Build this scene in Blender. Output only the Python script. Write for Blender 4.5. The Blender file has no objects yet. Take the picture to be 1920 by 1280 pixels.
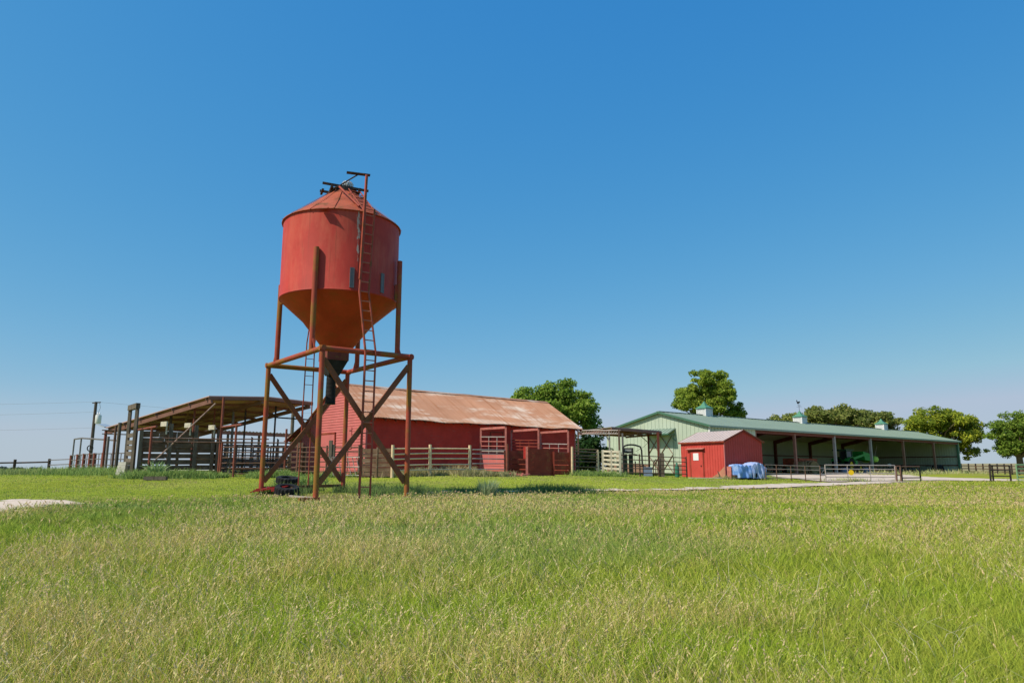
import bpy, math, random
import numpy as np
from mathutils import Vector
rnd = random.Random(7)
R = math.radians
scene = bpy.context.scene
COL = scene.collection

# ------------------------------------------------------------------ camera geometry
F, HZ, CZ = 1330.0, 880.0, 1.6
PITCH = math.atan((HZ - 640) / F)
cp, sp = math.cos(PITCH), math.sin(PITCH)

def at(px, py, Y):
    a, b = (px - 960) / F, -(py - 640) / F
    dx, dy, dz = a, cp - b * sp, sp + b * cp
    t = Y / dy
    return Vector((dx * t, Y, CZ + dz * t))

# ------------------------------------------------------------------ terrain
CTRL = [(0,0,0),(-12,0,0),(12,0,0),(0,6,.04),(-8,8,.10),(8,8,.08),(5,14,.36),(14,16,.40),(-12,12,.28),(-14,19,.60),
 (-5.4,20,.73),(-3.2,21.6,.79),(-8,23.5,.80),(-5.8,25.1,.84),(0,25,.82),(6.3,30,.76),(23,42,.80),(26,48,.80),(17.5,45,.84),
 (14.2,47,1.0),(12.4,51.3,1.1),(17.1,48.3,.96),(29,40,.93),(-7.3,35.3,1.28),(-12,40,1.36),(4.3,45.9,1.36),(-4,35,1.31),
 (-19,35,1.30),(-23,37,1.34),(-26,42,1.46),(-32,40,1.36),(-38,52,1.34),(-18,28,.92),(16.5,59,1.2),(58,93,1.05),(35,74,1.15),
 (11,68,1.25),(52,100,1.2),(7,48,1.28),(11,54,1.22),(0,90,1.0),(-40,90,.8),(30,115,1.3),(34,50,.74),(62,95,.8),(-30,20,.5),(30,22,.55),
 (-25,5,0),(25,5,0),(0,-30,0),(-40,-20,0),(40,-20,0)]
def zfar(x, y):
    r = math.hypot(x, y) + 1e-6
    k = min(1, max(0, (x / r - .25) / .3)); k = k * k * (3 - 2 * k)
    return .45 + (3.3 - .45) * k * min(1, max(0, (r - 110) / 130)) if y > 0 else 0.0
for i in range(24):
    a = i / 24 * 2 * math.pi
    x, y = 140 * math.cos(a), 140 * math.sin(a)
    CTRL.append((x, y, zfar(x, y)))
_C = np.array(CTRL, float)
def _k(d2): return np.where(d2 > 1e-9, .5 * d2 * np.log(np.maximum(d2, 1e-9)), 0)
_n = len(_C)
_A = np.zeros((_n + 3, _n + 3))
_A[:_n, :_n] = _k(((_C[:, None, :2] - _C[None, :, :2]) ** 2).sum(2)) + np.eye(_n) * 2.0
_A[:_n, _n] = 1; _A[:_n, _n + 1:] = _C[:, :2]; _A[_n:, :_n] = _A[:_n, _n:].T
_w = np.linalg.solve(_A, np.concatenate([_C[:, 2], np.zeros(3)]))
def gzn(x, y):
    x = np.asarray(x, float); y = np.asarray(y, float)
    out = np.full(x.shape, _w[_n]) + _w[_n + 1] * x + _w[_n + 2] * y
    for i in range(_n):
        out = out + _w[i] * _k((x - _C[i, 0]) ** 2 + (y - _C[i, 1]) ** 2)
    r = np.hypot(x, y)
    k = np.clip((r - 115) / 35, 0, 1)
    a = np.clip((x / (r + 1e-6) - .25) / .3, 0, 1); a = a * a * (3 - 2 * a)
    zf = np.where(y > 0, .45 + 2.85 * a * np.clip((r - 110) / 130, 0, 1), 0)
    return out * (1 - k) + zf * k
def gz(x, y): return float(gzn(np.array([x]), np.array([y]))[0])
def G(px, Y):
    x = (px - 960) / F * (Y * cp)
    for _ in range(2):
        z = gz(x, Y)
        x = (px - 960) / F * (Y * cp + (z - CZ) * sp)
    return Vector((x, Y, gz(x, Y)))
def hit(px, py):
    a, b = (px - 960) / F, -(py - 640) / F
    d = (a, cp - b * sp, sp + b * cp)
    ts = np.concatenate([np.arange(4, 130, .15), np.arange(130, 900, 3)])
    dz = CZ + d[2] * ts - gzn(d[0] * ts, d[1] * ts)
    i = int(np.argmax(dz < 0)) if (dz < 0).any() else len(ts) - 1
    t = ts[i]
    return Vector((d[0] * t, d[1] * t, 0))
def projn(x, y, z):
    f = y * cp + (z - CZ) * sp
    u = -y * sp + (z - CZ) * cp
    return 960 + F * x / f, 640 - F * u / f

# value noise for colour and height patches
_rs = np.random.RandomState(3)
_T = _rs.rand(256, 256)
def vnoise(x, y):
    xi = np.floor(x).astype(int); yi = np.floor(y).astype(int)
    fx = x - xi; fy = y - yi
    fx = fx * fx * (3 - 2 * fx); fy = fy * fy * (3 - 2 * fy)
    g = lambda i, j: _T[i & 255, j & 255]
    return (g(xi, yi) * (1 - fx) + g(xi + 1, yi) * fx) * (1 - fy) + (g(xi, yi + 1) * (1 - fx) + g(xi + 1, yi + 1) * fx) * fy
def fbm(x, y): return (vnoise(x, y) + .5 * vnoise(2 * x + 17, 2 * y + 5) + .25 * vnoise(4 * x + 3, 4 * y + 31)) / 1.75

# ------------------------------------------------------------------ materials
def nn(nt, t, **kw):
    n = nt.nodes.new(t)
    for k, v in kw.items(): setattr(n, k, v)
    return n
def mix_rgb(nt, fac, a, b, mode='MIX'):
    m = nn(nt, 'ShaderNodeMix', data_type='RGBA', blend_type=mode)
    for sock, v in ((m.inputs[0], fac), (m.inputs[6], a), (m.inputs[7], b)):
        if hasattr(v, 'is_output'): nt.links.new(v, sock)
        elif isinstance(v, (int, float)): sock.default_value = v
        else: sock.default_value = (*v, 1)
    return m.outputs[2]
def noise(nt, vec, scale, detail=4, stretch=None, rough=.6):
    if stretch:
        mp = nn(nt, 'ShaderNodeMapping'); mp.inputs['Scale'].default_value = stretch
        nt.links.new(vec, mp.inputs[0]); vec = mp.outputs[0]
    n = nn(nt, 'ShaderNodeTexNoise'); n.inputs['Scale'].default_value = scale
    n.inputs['Detail'].default_value = detail; n.inputs['Roughness'].default_value = rough
    nt.links.new(vec, n.inputs['Vector'])
    return n.outputs['Fac']
def ramp(nt, fac, lo, hi):
    m = nn(nt, 'ShaderNodeMapRange'); m.inputs[1].default_value = lo; m.inputs[2].default_value = hi
    nt.links.new(fac, m.inputs[0]); return m.outputs[0]
def M(name, col, rough=.7, var=.18, scale=2.5, patch=None, patch2=None, metal=0., bump=.0, bscale=30, stretch=None, spec=.14):
    """patch = (colour, scale, lo, hi[, stretch]): a second colour showing where a noise passes lo..hi"""
    m = bpy.data.materials.new(name); m.use_nodes = True
    nt = m.node_tree; b = nt.nodes['Principled BSDF']
    tc = nn(nt, 'ShaderNodeTexCoord').outputs['Object']
    n = noise(nt, tc, scale, 5, stretch)
    f = ramp(nt, n, .3, .7)
    c = mix_rgb(nt, f, [v * (1 - var) for v in col], [min(1, v * (1 + var)) for v in col])
    for p in (patch, patch2):
        if p:
            q = noise(nt, tc, p[1], 6, p[4] if len(p) > 4 else None, .68)
            c = mix_rgb(nt, ramp(nt, q, p[2], p[3]), c, p[0])
    nt.links.new(c, b.inputs['Base Color'])
    b.inputs['Roughness'].default_value = rough; b.inputs['Metallic'].default_value = metal
    b.inputs['Specular IOR Level'].default_value = spec
    if bump:
        bn = nn(nt, 'ShaderNodeBump'); bn.inputs['Strength'].default_value = bump; bn.inputs['Distance'].default_value = .02
        nt.links.new(noise(nt, tc, bscale, 3), bn.inputs['Height']); nt.links.new(bn.outputs[0], b.inputs['Normal'])
    return m

RUST = (.20, .085, .03)
m_bin = M('bin_red_paint', (.50, .056, .038), .55, .14, 1.1, ((.58, .12, .07), 1.5, .48, .74, (1, 1, .3)), ((.26, .055, .03), 2.0, .58, .78, (5, 5, .22)), bump=.05, bscale=4)
# pale streaks running down one side of the tank
def add_streak(m, ang, width, zlo, zhi):
    nt = m.node_tree; b = nt.nodes['Principled BSDF']
    src = b.inputs['Base Color'].links[0].from_socket
    tc = nn(nt, 'ShaderNodeTexCoord').outputs['Object']
    sx = nn(nt, 'ShaderNodeSeparateXYZ'); nt.links.new(tc, sx.inputs[0])
    at2 = nn(nt, 'ShaderNodeMath', operation='ARCTAN2'); nt.links.new(sx.outputs[1], at2.inputs[0]); nt.links.new(sx.outputs[0], at2.inputs[1])
    sb = nn(nt, 'ShaderNodeMath', operation='SUBTRACT'); nt.links.new(at2.outputs[0], sb.inputs[0]); sb.inputs[1].default_value = ang
    ab = nn(nt, 'ShaderNodeMath', operation='ABSOLUTE'); nt.links.new(sb.outputs[0], ab.inputs[0])
    band = nn(nt, 'ShaderNodeMapRange'); band.inputs[1].default_value = 0; band.inputs[2].default_value = width
    band.inputs[3].default_value = .20; band.inputs[4].default_value = -.20; nt.links.new(ab.outputs[0], band.inputs[0])
    zr = nn(nt, 'ShaderNodeMapRange'); zr.inputs[1].default_value = zlo; zr.inputs[2].default_value = zhi
    zr.inputs[3].default_value = -.2; zr.inputs[4].default_value = .05; nt.links.new(sx.outputs[2], zr.inputs[0])
    ns = noise(nt, tc, 9, 6, (1, 1, .35), .75)
    s1 = nn(nt, 'ShaderNodeMath', operation='ADD'); nt.links.new(band.outputs[0], s1.inputs[0]); nt.links.new(zr.outputs[0], s1.inputs[1])
    s2 = nn(nt, 'ShaderNodeMath', operation='ADD'); nt.links.new(s1.outputs[0], s2.inputs[0]); nt.links.new(ns, s2.inputs[1])
    nt.links.new(mix_rgb(nt, ramp(nt, s2.outputs[0], .62, .70), src, (.50, .44, .36)), b.inputs['Base Color'])
m_binroof = M('bin_roof_rusty_red', (.44, .11, .055), .6, .2, 1.6, (RUST, 2.5, .50, .68), ((.42, .28, .16), 4, .64, .74))
m_hopper = M('hopper_rusted_red', (.50, .070, .020), .6, .2, 1.2, ((.40, .088, .02), 1.6, .48, .70), ((.64, .10, .04), 2.2, .62, .8))
m_leg = M('pipe_red_and_rust', (.38, .075, .042), .6, .2, 1.5, ((.30, .145, .03), 1.1, .45, .58), ((.18, .08, .03), 6, .62, .74))
m_brace = M('brace_rusted', (.27, .09, .045), .65, .25, 2, ((.20, .10, .03), 1.4, .48, .66), ((.13, .06, .03), 7, .6, .72))
m_ladder = M('ladder_red', (.38, .08, .05), .6, .2, 4, (RUST, 5, .5, .65))
m_rung = M('sunlit_rung', (.50, .17, .11), .6, .2, 4)  # lighter red stands in for sunlight catching the rungs
m_black = M('black_rubber', (.035, .033, .031), .6, .3, 6)
m_tyre = M('tyre_rubber', (.02, .02, .021), .75, .3, 8, ((.09, .085, .075), 5, .55, .75))
m_galv = M('galvanised_metal', (.55, .55, .53), .4, .15, 8, metal=.6)
m_glass = M('sight_glass_grey', (.16, .16, .17), .25, .1, 8)
m_dark = M('dark_weathered_iron', (.045, .036, .03), .7, .3, 5, (RUST, 4, .55, .7))
m_barnred = M('barn_red_paint', (.56, .052, .036), .75, .14, 1.5, ((.44, .10, .08), 3, .58, .76, (1, 1, 3)), ((.25, .05, .035), 6, .66, .74))
m_barnfade = M('barn_red_faded', (.56, .155, .14), .8, .10, 1.5, ((.60, .26, .23), 4, .60, .78), ((.36, .07, .055), 7, .66, .76))
m_barnroof = M('rusted_tin_roof', (.52, .26, .15), .65, .13, .5, ((.70, .54, .42), .30, .52, .66, (1, 3.0, 3.0)), ((.38, .15, .065), 1.2, .50, .74, (4, .22, .22)))
m_rawwood = M('weathered_wood', (.155, .098, .062), .9, .3, 3, ((.23, .175, .13), 4, .5, .7, (.4, .4, 3)), ((.07, .05, .035), 5, .58, .72))
m_greywood = M('grey_timber', (.165, .132, .10), .9, .25, 3, ((.08, .06, .045), 4, .5, .68, (2, 2, .3)))
m_palewood = M('pale_plank', (.62, .56, .42), .85, .15, 4, ((.30, .25, .18), 6, .55, .7))
m_fencewood = M('tan_fence_rail', (.76, .56, .35), .85, .15, 4, ((.45, .33, .2), 5, .52, .7))
m_whiteplank = M('whitewashed_plank', (.58, .54, .47), .85, .15, 4, ((.34, .28, .22), 5, .55, .7))
m_pinkpipe = M('faded_red_pipe', (.52, .17, .14), .7, .2, 4, ((.30, .12, .07), 5, .52, .66))
m_redpipe = M('rust_red_pipe', (.25, .075, .05), .65, .25, 4, ((.16, .08, .05), 5, .5, .66))
m_brownpipe = M('brown_rusted_pipe', (.15, .085, .06), .7, .25, 4, ((.24, .15, .1), 6, .54, .7))
m_greypipe = M('grey_pipe', (.20, .18, .165), .55, .25, 4, ((.15, .08, .05), 6, .55, .7), metal=.2)
m_palepipe = M('pale_galvanised_pipe', (.42, .36, .32), .5, .15, 4, ((.3, .2, .16), 6, .56, .72), metal=.2)
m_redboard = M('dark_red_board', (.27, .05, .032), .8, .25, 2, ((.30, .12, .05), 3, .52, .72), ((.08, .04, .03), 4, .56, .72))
m_tinunder = M('tan_tin_sheet', (.56, .36, .31), .6, .12, 1.5, ((.44, .27, .2), 1.2, .5, .7))
m_tintop = M('grey_tin_sheet', (.42, .36, .30), .5, .15, 1.5, ((.32, .2, .12), 1.2, .52, .7), metal=.3)
m_shedred = M('shed_red_metal', (.56, .078, .062), .6, .08, 2, ((.58, .11, .09), 2.2, .56, .76), spec=.1)
m_sheddirt = M('shed_bare_faded_red', (.50, .22, .14), .8, .15, 4)
m_shedroof = M('shed_roof_tan', (.56, .45, .40), .6, .08, 2)
m_greenwall = M('pale_green_siding', (.47, .535, .415), .55, .05, 1, spec=.15)
m_greenroof = M('green_metal_roof', (.245, .315, .25), .5, .06, .7, spec=.15)
m_greentrim = M('dark_green_trim', (.075, .17, .11), .5, .1, 2)
m_cupgreen = M('cupola_green', (.10, .26, .16), .45, .08, 2)
m_white = M('white_louvre_paint', (.72, .71, .68), .55, .05, 4)
m_redsteel = M('red_oxide_steel', (.16, .05, .035), .6, .15, 2)
m_greysteel = M('grey_steel_post', (.30, .29, .27), .5, .1, 2)
m_brownsteel = M('brown_steel_post', (.24, .12, .085), .55, .15, 2)
m_wains = M('brown_wainscot', (.27, .165, .12), .8, .15, 2)
m_insul = M('grey_insulation', (.55, .49, .43), .85, .1, 1)
m_sign = M('white_sign', (.82, .80, .80), .5, .02, 5)
m_tarp = M('blue_tarp', (.17, .33, .70), .5, .2, 3, ((.36, .46, .70), 3, .45, .62), ((.06, .09, .2), 5, .66, .74), bump=.3, bscale=6)
m_tarpw = M('white_tarp', (.66, .68, .74), .55, .12, 4)
m_blue = M('faded_blue_sheet', (.22, .28, .40), .6, .15, 3)
m_cyl = M('green_cylinder', (.05, .20, .13), .45, .1, 4)
m_tgreen = M("tractor_green", (.035, .34, .07), .4, .12, 3)
m_lime = M('lime_green_plastic', (.62, .92, .16), .45, .15, 3)
m_yellow = M('yellow_sign', (.85, .55, .02), .45, .04, 4)
m_tglass = M('tractor_window', (.05, .075, .09), .15, .1, 3)
m_hay = M('hay', (.30, .22, .10), .95, .25, 6, ((.2, .14, .06), 9, .5, .7))
m_trailer = M('rusty_red_machine', (.42, .11, .06), .6, .25, 2, (RUST, 3, .5, .7))
m_bark = M('bark', (.12, .09, .065), .95, .3, 4, bump=.5, bscale=12)
m_poleg = M('creosote_pole', (.10, .075, .06), .85, .25, 3, ((.17, .14, .12), 5, .5, .7, (2, 2, .3)))
m_wire = M('wire', (.26, .27, .29), .5, .1, 3)
m_greengate = M('green_painted_gate', (.22, .36, .18), .55, .1, 4)
m_junk = M('dusty_grey_machine', (.10, .10, .10), .7, .35, 3, ((.2, .17, .13), 3, .52, .7))
m_rocky = M('pale_rubble', (.5, .42, .35), .9, .2, 6)

def attr_mat(name, rough, transl=0., detail=0., spec=.2, soft=0.):
    m = bpy.data.materials.new(name); m.use_nodes = True
    nt = m.node_tree; b = nt.nodes['Principled BSDF']; out = nt.nodes['Material Output']
    a = nn(nt, 'ShaderNodeAttribute', attribute_name='col')
    c = a.outputs['Color']
    if detail:
        tc = nn(nt, 'ShaderNodeTexCoord').outputs['Object']
        c = mix_rgb(nt, ramp(nt, noise(nt, tc, 1.3, 8, None, .72), .3, .7), c, (.62, .62, .55), 'MULTIPLY')
        c = mix_rgb(nt, ramp(nt, noise(nt, tc, 14, 5, None, .7), .35, .7), c, (.7, .66, .6), 'MULTIPLY')
    nt.links.new(c, b.inputs['Base Color'])
    b.inputs['Roughness'].default_value = rough; b.inputs['Specular IOR Level'].default_value = spec
    if soft:   # thin blades shade like the rounded tuft they belong to
        ge = nn(nt, 'ShaderNodeNewGeometry'); v1 = nn(nt, 'ShaderNodeVectorMath', operation='ADD')
        nt.links.new(ge.outputs['Normal'], v1.inputs[0]); v1.inputs[1].default_value = (0, 0, soft)
        v2 = nn(nt, 'ShaderNodeVectorMath', operation='NORMALIZE'); nt.links.new(v1.outputs[0], v2.inputs[0]); nt.links.new(v2.outputs[0], b.inputs['Normal'])
    if transl:
        t = nn(nt, 'ShaderNodeBsdfTranslucent'); nt.links.new(a.outputs['Color'], t.inputs[0])
        mx = nn(nt, 'ShaderNodeMixShader'); mx.inputs[0].default_value = transl
        nt.links.new(b.outputs[0], mx.inputs[1]); nt.links.new(t.outputs[0], mx.inputs[2]); nt.links.new(mx.outputs[0], out.inputs[0])
    return m
m_ground = attr_mat('pasture_soil', 1, 0, 1, 0)
m_blade = attr_mat('grass_blades', .8, .30, 0, .02, .5)
m_leaf = attr_mat('leaves', .6, .45, 0, .06, .7)
m_gravel = M('pale_gravel', (.66, .52, .40), .95, .12, 1.2, ((.74, .62, .50), 9, .5, .66), ((.46, .37, .26), .9, .50, .70, (1, 1, 1)), bump=.6, bscale=25, spec=.15)

# ------------------------------------------------------------------ mesh building
def link(o):
    COL.objects.link(o); return o
def tag(o, label=None, cat=None, group=None, kind=None):
    if label: o['label'] = label
    if cat: o['category'] = cat
    if group: o['group'] = group
    if kind: o['kind'] = kind
    return o
def thing(name, label, cat, loc=(0, 0, 0), rz=0, group=None):
    o = bpy.data.objects.new(name, None); link(o)
    o.location = loc; o.rotation_euler = (0, 0, rz); o.empty_display_size = .3
    return tag(o, label, cat, group)
class MB:
    def __init__(s, root=None):
        s.v, s.f = [], []
        s.off = Vector(root.location) if root is not None else Vector((0, 0, 0))
    def add(s, vs, fs):
        n = len(s.v); s.v += [tuple(v) for v in vs]; s.f += [tuple(i + n for i in f) for f in fs]; return s
    def obox(s, c, ax, ay, az):
        c, ax, ay, az = Vector(c), Vector(ax), Vector(ay), Vector(az)
        vs = [c + i * ax + j * ay + k * az for i in (-1, 1) for j in (-1, 1) for k in (-1, 1)]
        return s.add(vs, [(0, 1, 3, 2), (4, 6, 7, 5), (0, 4, 5, 1), (2, 3, 7, 6), (0, 2, 6, 4), (1, 5, 7, 3)])
    def box(s, x0, x1, y0, y1, z0, z1):
        return s.obox(((x0 + x1) / 2, (y0 + y1) / 2, (z0 + z1) / 2), ((x1 - x0) / 2, 0, 0), (0, (y1 - y0) / 2, 0), (0, 0, (z1 - z0) / 2))
    def bar(s, p, q, w, h, up=(0, 0, 1)):
        p, q = Vector(p), Vector(q); d = q - p; L = d.length; d.normalize()
        up = Vector(up); sd = d.cross(up)
        if sd.length < 1e-3: sd = d.cross(Vector((1, 0, 0)))
        sd.normalize(); u = sd.cross(d)
        return s.obox((p + q) / 2, d * L / 2, sd * w / 2, u * h / 2)
    def tube(s, p, q, r, r1=None, n=10, cap=True):
        p, q = Vector(p), Vector(q); d = (q - p).normalized()
        a = d.cross(Vector((0, 0, 1)))
        if a.length < 1e-3: a = Vector((1, 0, 0))
        a.normalize(); b = d.cross(a); r1 = r if r1 is None else r1
        vs = []
        for (c, rr) in ((p, r), (q, r1)):
            for i in range(n):
                t = 2 * math.pi * i / n
                vs.append(c + (a * math.cos(t) + b * math.sin(t)) * rr)
        fs = [(i, (i + 1) % n, n + (i + 1) % n, n + i) for i in range(n)]
        if cap: fs += [tuple(range(n - 1, -1, -1)), tuple(range(n, 2 * n))]
        return s.add(vs, fs)
    def path(s, pts, r, n=8):
        pts = [Vector(p) for p in pts]; rs = r if isinstance(r, (list, tuple)) else [r] * len(pts)
        vs = []; a = None
        for i, p in enumerate(pts):
            d = (pts[min(i + 1, len(pts) - 1)] - pts[max(i - 1, 0)]).normalized()
            if a is None:
                a = d.cross(Vector((0, 0, 1)))
                if a.length < 1e-2: a = Vector((1, 0, 0))
            a = (a - d * a.dot(d)).normalized(); b = d.cross(a)
            for k in range(n):
                t = 2 * math.pi * k / n
                vs.append(p + (a * math.cos(t) + b * math.sin(t)) * rs[i])
        fs = [(j * n + k, j * n + (k + 1) % n, (j + 1) * n + (k + 1) % n, (j + 1) * n + k) for j in range(len(pts) - 1) for k in range(n)]
        fs += [tuple(range(n - 1, -1, -1)), tuple(range((len(pts) - 1) * n, len(pts) * n))]
        return s.add(vs, fs)
    def lathe(s, c, prof, n=48):
        c = Vector(c); vs = []
        for r, z in prof:
            for i in range(n):
                t = 2 * math.pi * i / n
                vs.append(c + Vector((r * math.cos(t), r * math.sin(t), z)))
        fs = [(j * n + i, j * n + (i + 1) % n, (j + 1) * n + (i + 1) % n, (j + 1) * n + i) for j in range(len(prof) - 1) for i in range(n)]
        return s.add(vs, fs)
    def slab(s, pts, th, d=None):
        """polygon extruded by th along -normal (or along d)"""
        pts = [Vector(p) for p in pts]; n = len(pts)
        if d is None:
            d = (pts[1] - pts[0]).cross(pts[2] - pts[0]).normalized()
            if d.z < 0: d = -d
            d = -d
        lo = [p + Vector(d) * th for p in pts]
        return s.add(pts + lo, [tuple(range(n)), tuple(range(2 * n - 1, n - 1, -1))] + [(i, n + i, n + (i + 1) % n, (i + 1) % n) for i in range(n)])
    def build(s, name, mat, parent=None, smooth=False, loc=None, label=None):
        me = bpy.data.meshes.new(name)
        off = Vector(loc) if loc is not None else s.off
        me.from_pydata([(v[0] - off.x, v[1] - off.y, v[2] - off.z) for v in s.v], [], s.f)
        for mm in (mat if isinstance(mat, list) else [mat]): me.materials.append(mm)
        import bmesh
        bm = bmesh.new(); bm.from_mesh(me); bmesh.ops.recalc_face_normals(bm, faces=bm.faces)
        if smooth:
            for f in bm.faces: f.smooth = True
            for e in bm.edges:
                if len(e.link_faces) == 2 and e.calc_face_angle(0) > R(38): e.smooth = False
        bm.to_mesh(me); bm.free()
        o = bpy.data.objects.new(name, me); link(o)
        if parent is not None: o.parent = parent
        elif loc is not None: o.location = loc
        if label: o['label'] = label
        return o
def mesh_np(name, verts, tris, cols, mat, loc=(0, 0, 0)):
    me = bpy.data.meshes.new(name)
    nv, nt_ = len(verts), len(tris)
    me.vertices.add(nv); me.vertices.foreach_set('co', (verts - np.array(loc)).astype(np.float32).ravel())
    me.loops.add(nt_ * 3); me.loops.foreach_set('vertex_index', tris.astype(np.int32).ravel())
    me.polygons.add(nt_); me.polygons.foreach_set('loop_start', np.arange(0, nt_ * 3, 3, dtype=np.int32))
    a = me.attributes.new('col', 'FLOAT_COLOR', 'POINT')
    c4 = np.ones((nv, 4), np.float32); c4[:, :3] = cols; a.data.foreach_set('color', c4.ravel())
    me.materials.append(mat); me.update(calc_edges=True)
    o = bpy.data.objects.new(name, me); link(o); o.location = loc
    return o
def copy_tree(o, parent=None):
    c = o.copy(); COL.objects.link(c)
    if parent is not None: c.parent = parent
    for ch in list(o.children): copy_tree(ch, c)
    return c

# ------------------------------------------------------------------ zones (world polygons)
def poly(pxs): return np.array([[h.x, h.y] for h in (hit(a, b) for a, b in pxs)])
def inside(P, x, y):
    r = np.zeros(x.shape, bool); n = len(P)
    for i in range(n):
        x0, y0 = P[i]; x1, y1 = P[(i + 1) % n]
        if y0 == y1: continue
        r ^= ((y0 > y) != (y1 > y)) & (x < (x1 - x0) * (y - y0) / (y1 - y0) + x0)
    return r
Z_DRIVE = poly([(1215,918.6),(1330,915.5),(1450,909),(1560,906),(1690,902.3),(1705,904.2),(1600,909),(1460,916),(1340,919.2),(1225,921)])
Z_YARD = poly([(1437,889.5),(1560,888),(1690,889),(1730,894),(1800,896.5),(1915,899.5),(1915,902.3),(1760,900.8),(1700,901),(1545,904.2),(1520,900.5),(1460,896)])
Z_PATH = poly([(840,922.5),(980,921),(1100,919.6),(1215,918.4),(1215,920),(1100,922.2),(980,923.8),(840,925)])
Z_LEFT = poly([(-220,940),(0,941),(90,939),(140,941),(125,950),(60,954),(0,965),(-220,985)])
def warp(x, y): return x + (vnoise(x * 1.7, y * 1.7) - .5) * .9, y + (vnoise(x * 1.3 + 9, y * 1.3 + 4) - .5) * 1.2
def in_gravel(x, y):
    wx_, wy_ = warp(x, y)
    r = np.zeros(x.shape, bool)
    for P in (Z_DRIVE, Z_YARD, Z_PATH, Z_LEFT): r |= inside(P, wx_, wy_)
    return r
# near edge of the mown strip, far edge of the tall pasture, as y over x/y bearing
_eb = np.array([-1.2, -.74, -.62, -.45, -.34, -.25, -.10, .10, .21, .36, .54, .72, 1.2])
_ep = [963, 961, 946, 936, 932, 941, 927, 923, 921, 917, 908, 902, 900]
_ey = np.array([hit(960 + F * b, p).y for b, p in zip(_eb, _ep)])
_ey[0] = _ey[1]
def edge(x, y): return np.interp(x / np.maximum(y, 1), _eb, _ey)

# ------------------------------------------------------------------ ground
def build_ground():
    rad = np.concatenate([[0.0], np.geomspace(1.0, 4000, 190)]); na = 300
    ang = np.linspace(0, 2 * np.pi, na, endpoint=False)
    X = (rad[:, None] * np.cos(ang)).ravel(); Y = (rad[:, None] * np.sin(ang)).ravel()
    Zv = gzn(X, Y)
    V = np.stack([X, Y, Zv], 1)
    i, j = np.meshgrid(np.arange(len(rad) - 1), np.arange(na), indexing='ij'); i = i.ravel(); j = j.ravel()
    a, b, c, d = i * na + j, i * na + (j + 1) % na, (i + 1) * na + (j + 1) % na, (i + 1) * na + j
    T = np.concatenate([np.stack([a, d, c], 1), np.stack([a, c, b], 1)])
    r = np.hypot(X, Y)
    n1 = fbm(X * .12, Y * .12)[:, None]
    tall = np.array([.24, .24, .07]) * (.8 + .5 * n1)
    n4 = np.clip((fbm(X * .07 + 30, Y * .12 + 8) - .48) * 4, 0, 1)[:, None]; n5 = np.clip((fbm(X * .3 + 3, Y * .4) - .56) * 5, 0, 1)[:, None]
    mown = (np.array([.39, .43, .058]) * (1 - .6 * n4) + np.array([.28, .38, .05]) * .6 * n4) * (.75 + .5 * n1)
    mown = mown * (1 - .5 * n5) + np.array([.44, .36, .17]) * .5 * n5
    k = np.clip((Y - edge(X, Y)) / 1.5, 0, 1)[:, None]
    C = tall * (1 - k) + mown * k
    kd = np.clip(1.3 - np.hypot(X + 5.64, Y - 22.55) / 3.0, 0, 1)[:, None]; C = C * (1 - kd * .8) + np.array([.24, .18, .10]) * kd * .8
    farl = np.array([.60, .50, .41]) * (.75 + .45 * fbm(X * .02, Y * .005))[:, None]
    farr = np.array([.46, .40, .24]) * (.8 + .4 * n1)
    kl = (np.clip((Y - 75) / 25, 0, 1) * np.clip((-X / np.maximum(Y, 1) - .1) / .2, 0, 1))[:, None]
    kr = (np.clip((r - 120) / 40, 0, 1) * (Y > 0) * np.clip((X / np.maximum(Y, 1) - .2) / .2, 0, 1))[:, None]
    C = C * (1 - kl) + farl * kl; C = C * (1 - kr) + farr * kr
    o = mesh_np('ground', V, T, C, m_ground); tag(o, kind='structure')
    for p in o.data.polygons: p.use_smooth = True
build_ground()
def gravel(name, P, step):
    x0, y0 = P.min(0) - 1; x1, y1 = P.max(0) + 1
    xs = np.arange(x0, x1, step); ys = np.arange(y0, y1, step)
    gx, gy = np.meshgrid(xs, ys, indexing='ij')
    wx_, wy_ = warp(gx + step / 2, gy + step / 2)
    ok = inside(P, wx_, wy_)[:-1, :-1]
    ii, jj = np.nonzero(ok); n = len(ys)
    a = ii * n + jj; b = (ii + 1) * n + jj; c = (ii + 1) * n + jj + 1; d = ii * n + jj + 1
    used, inv = np.unique(np.stack([a, b, c, d], 1).ravel(), return_inverse=True)
    X = gx.ravel()[used]; Y = gy.ravel()[used]
    V = np.stack([X, Y, gzn(X, Y) + .05], 1)
    mb = MB(); mb.v = [tuple(v) for v in V]; mb.f = [tuple(q) for q in inv.reshape(-1, 4)]
    tag(mb.build(name, m_gravel), kind='structure')
gravel('gravel_drive', Z_DRIVE, .3); gravel('gravel_yard', Z_YARD, .5); gravel('gravel_path', Z_PATH, .2); gravel('gravel_track', Z_LEFT, .3)

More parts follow.
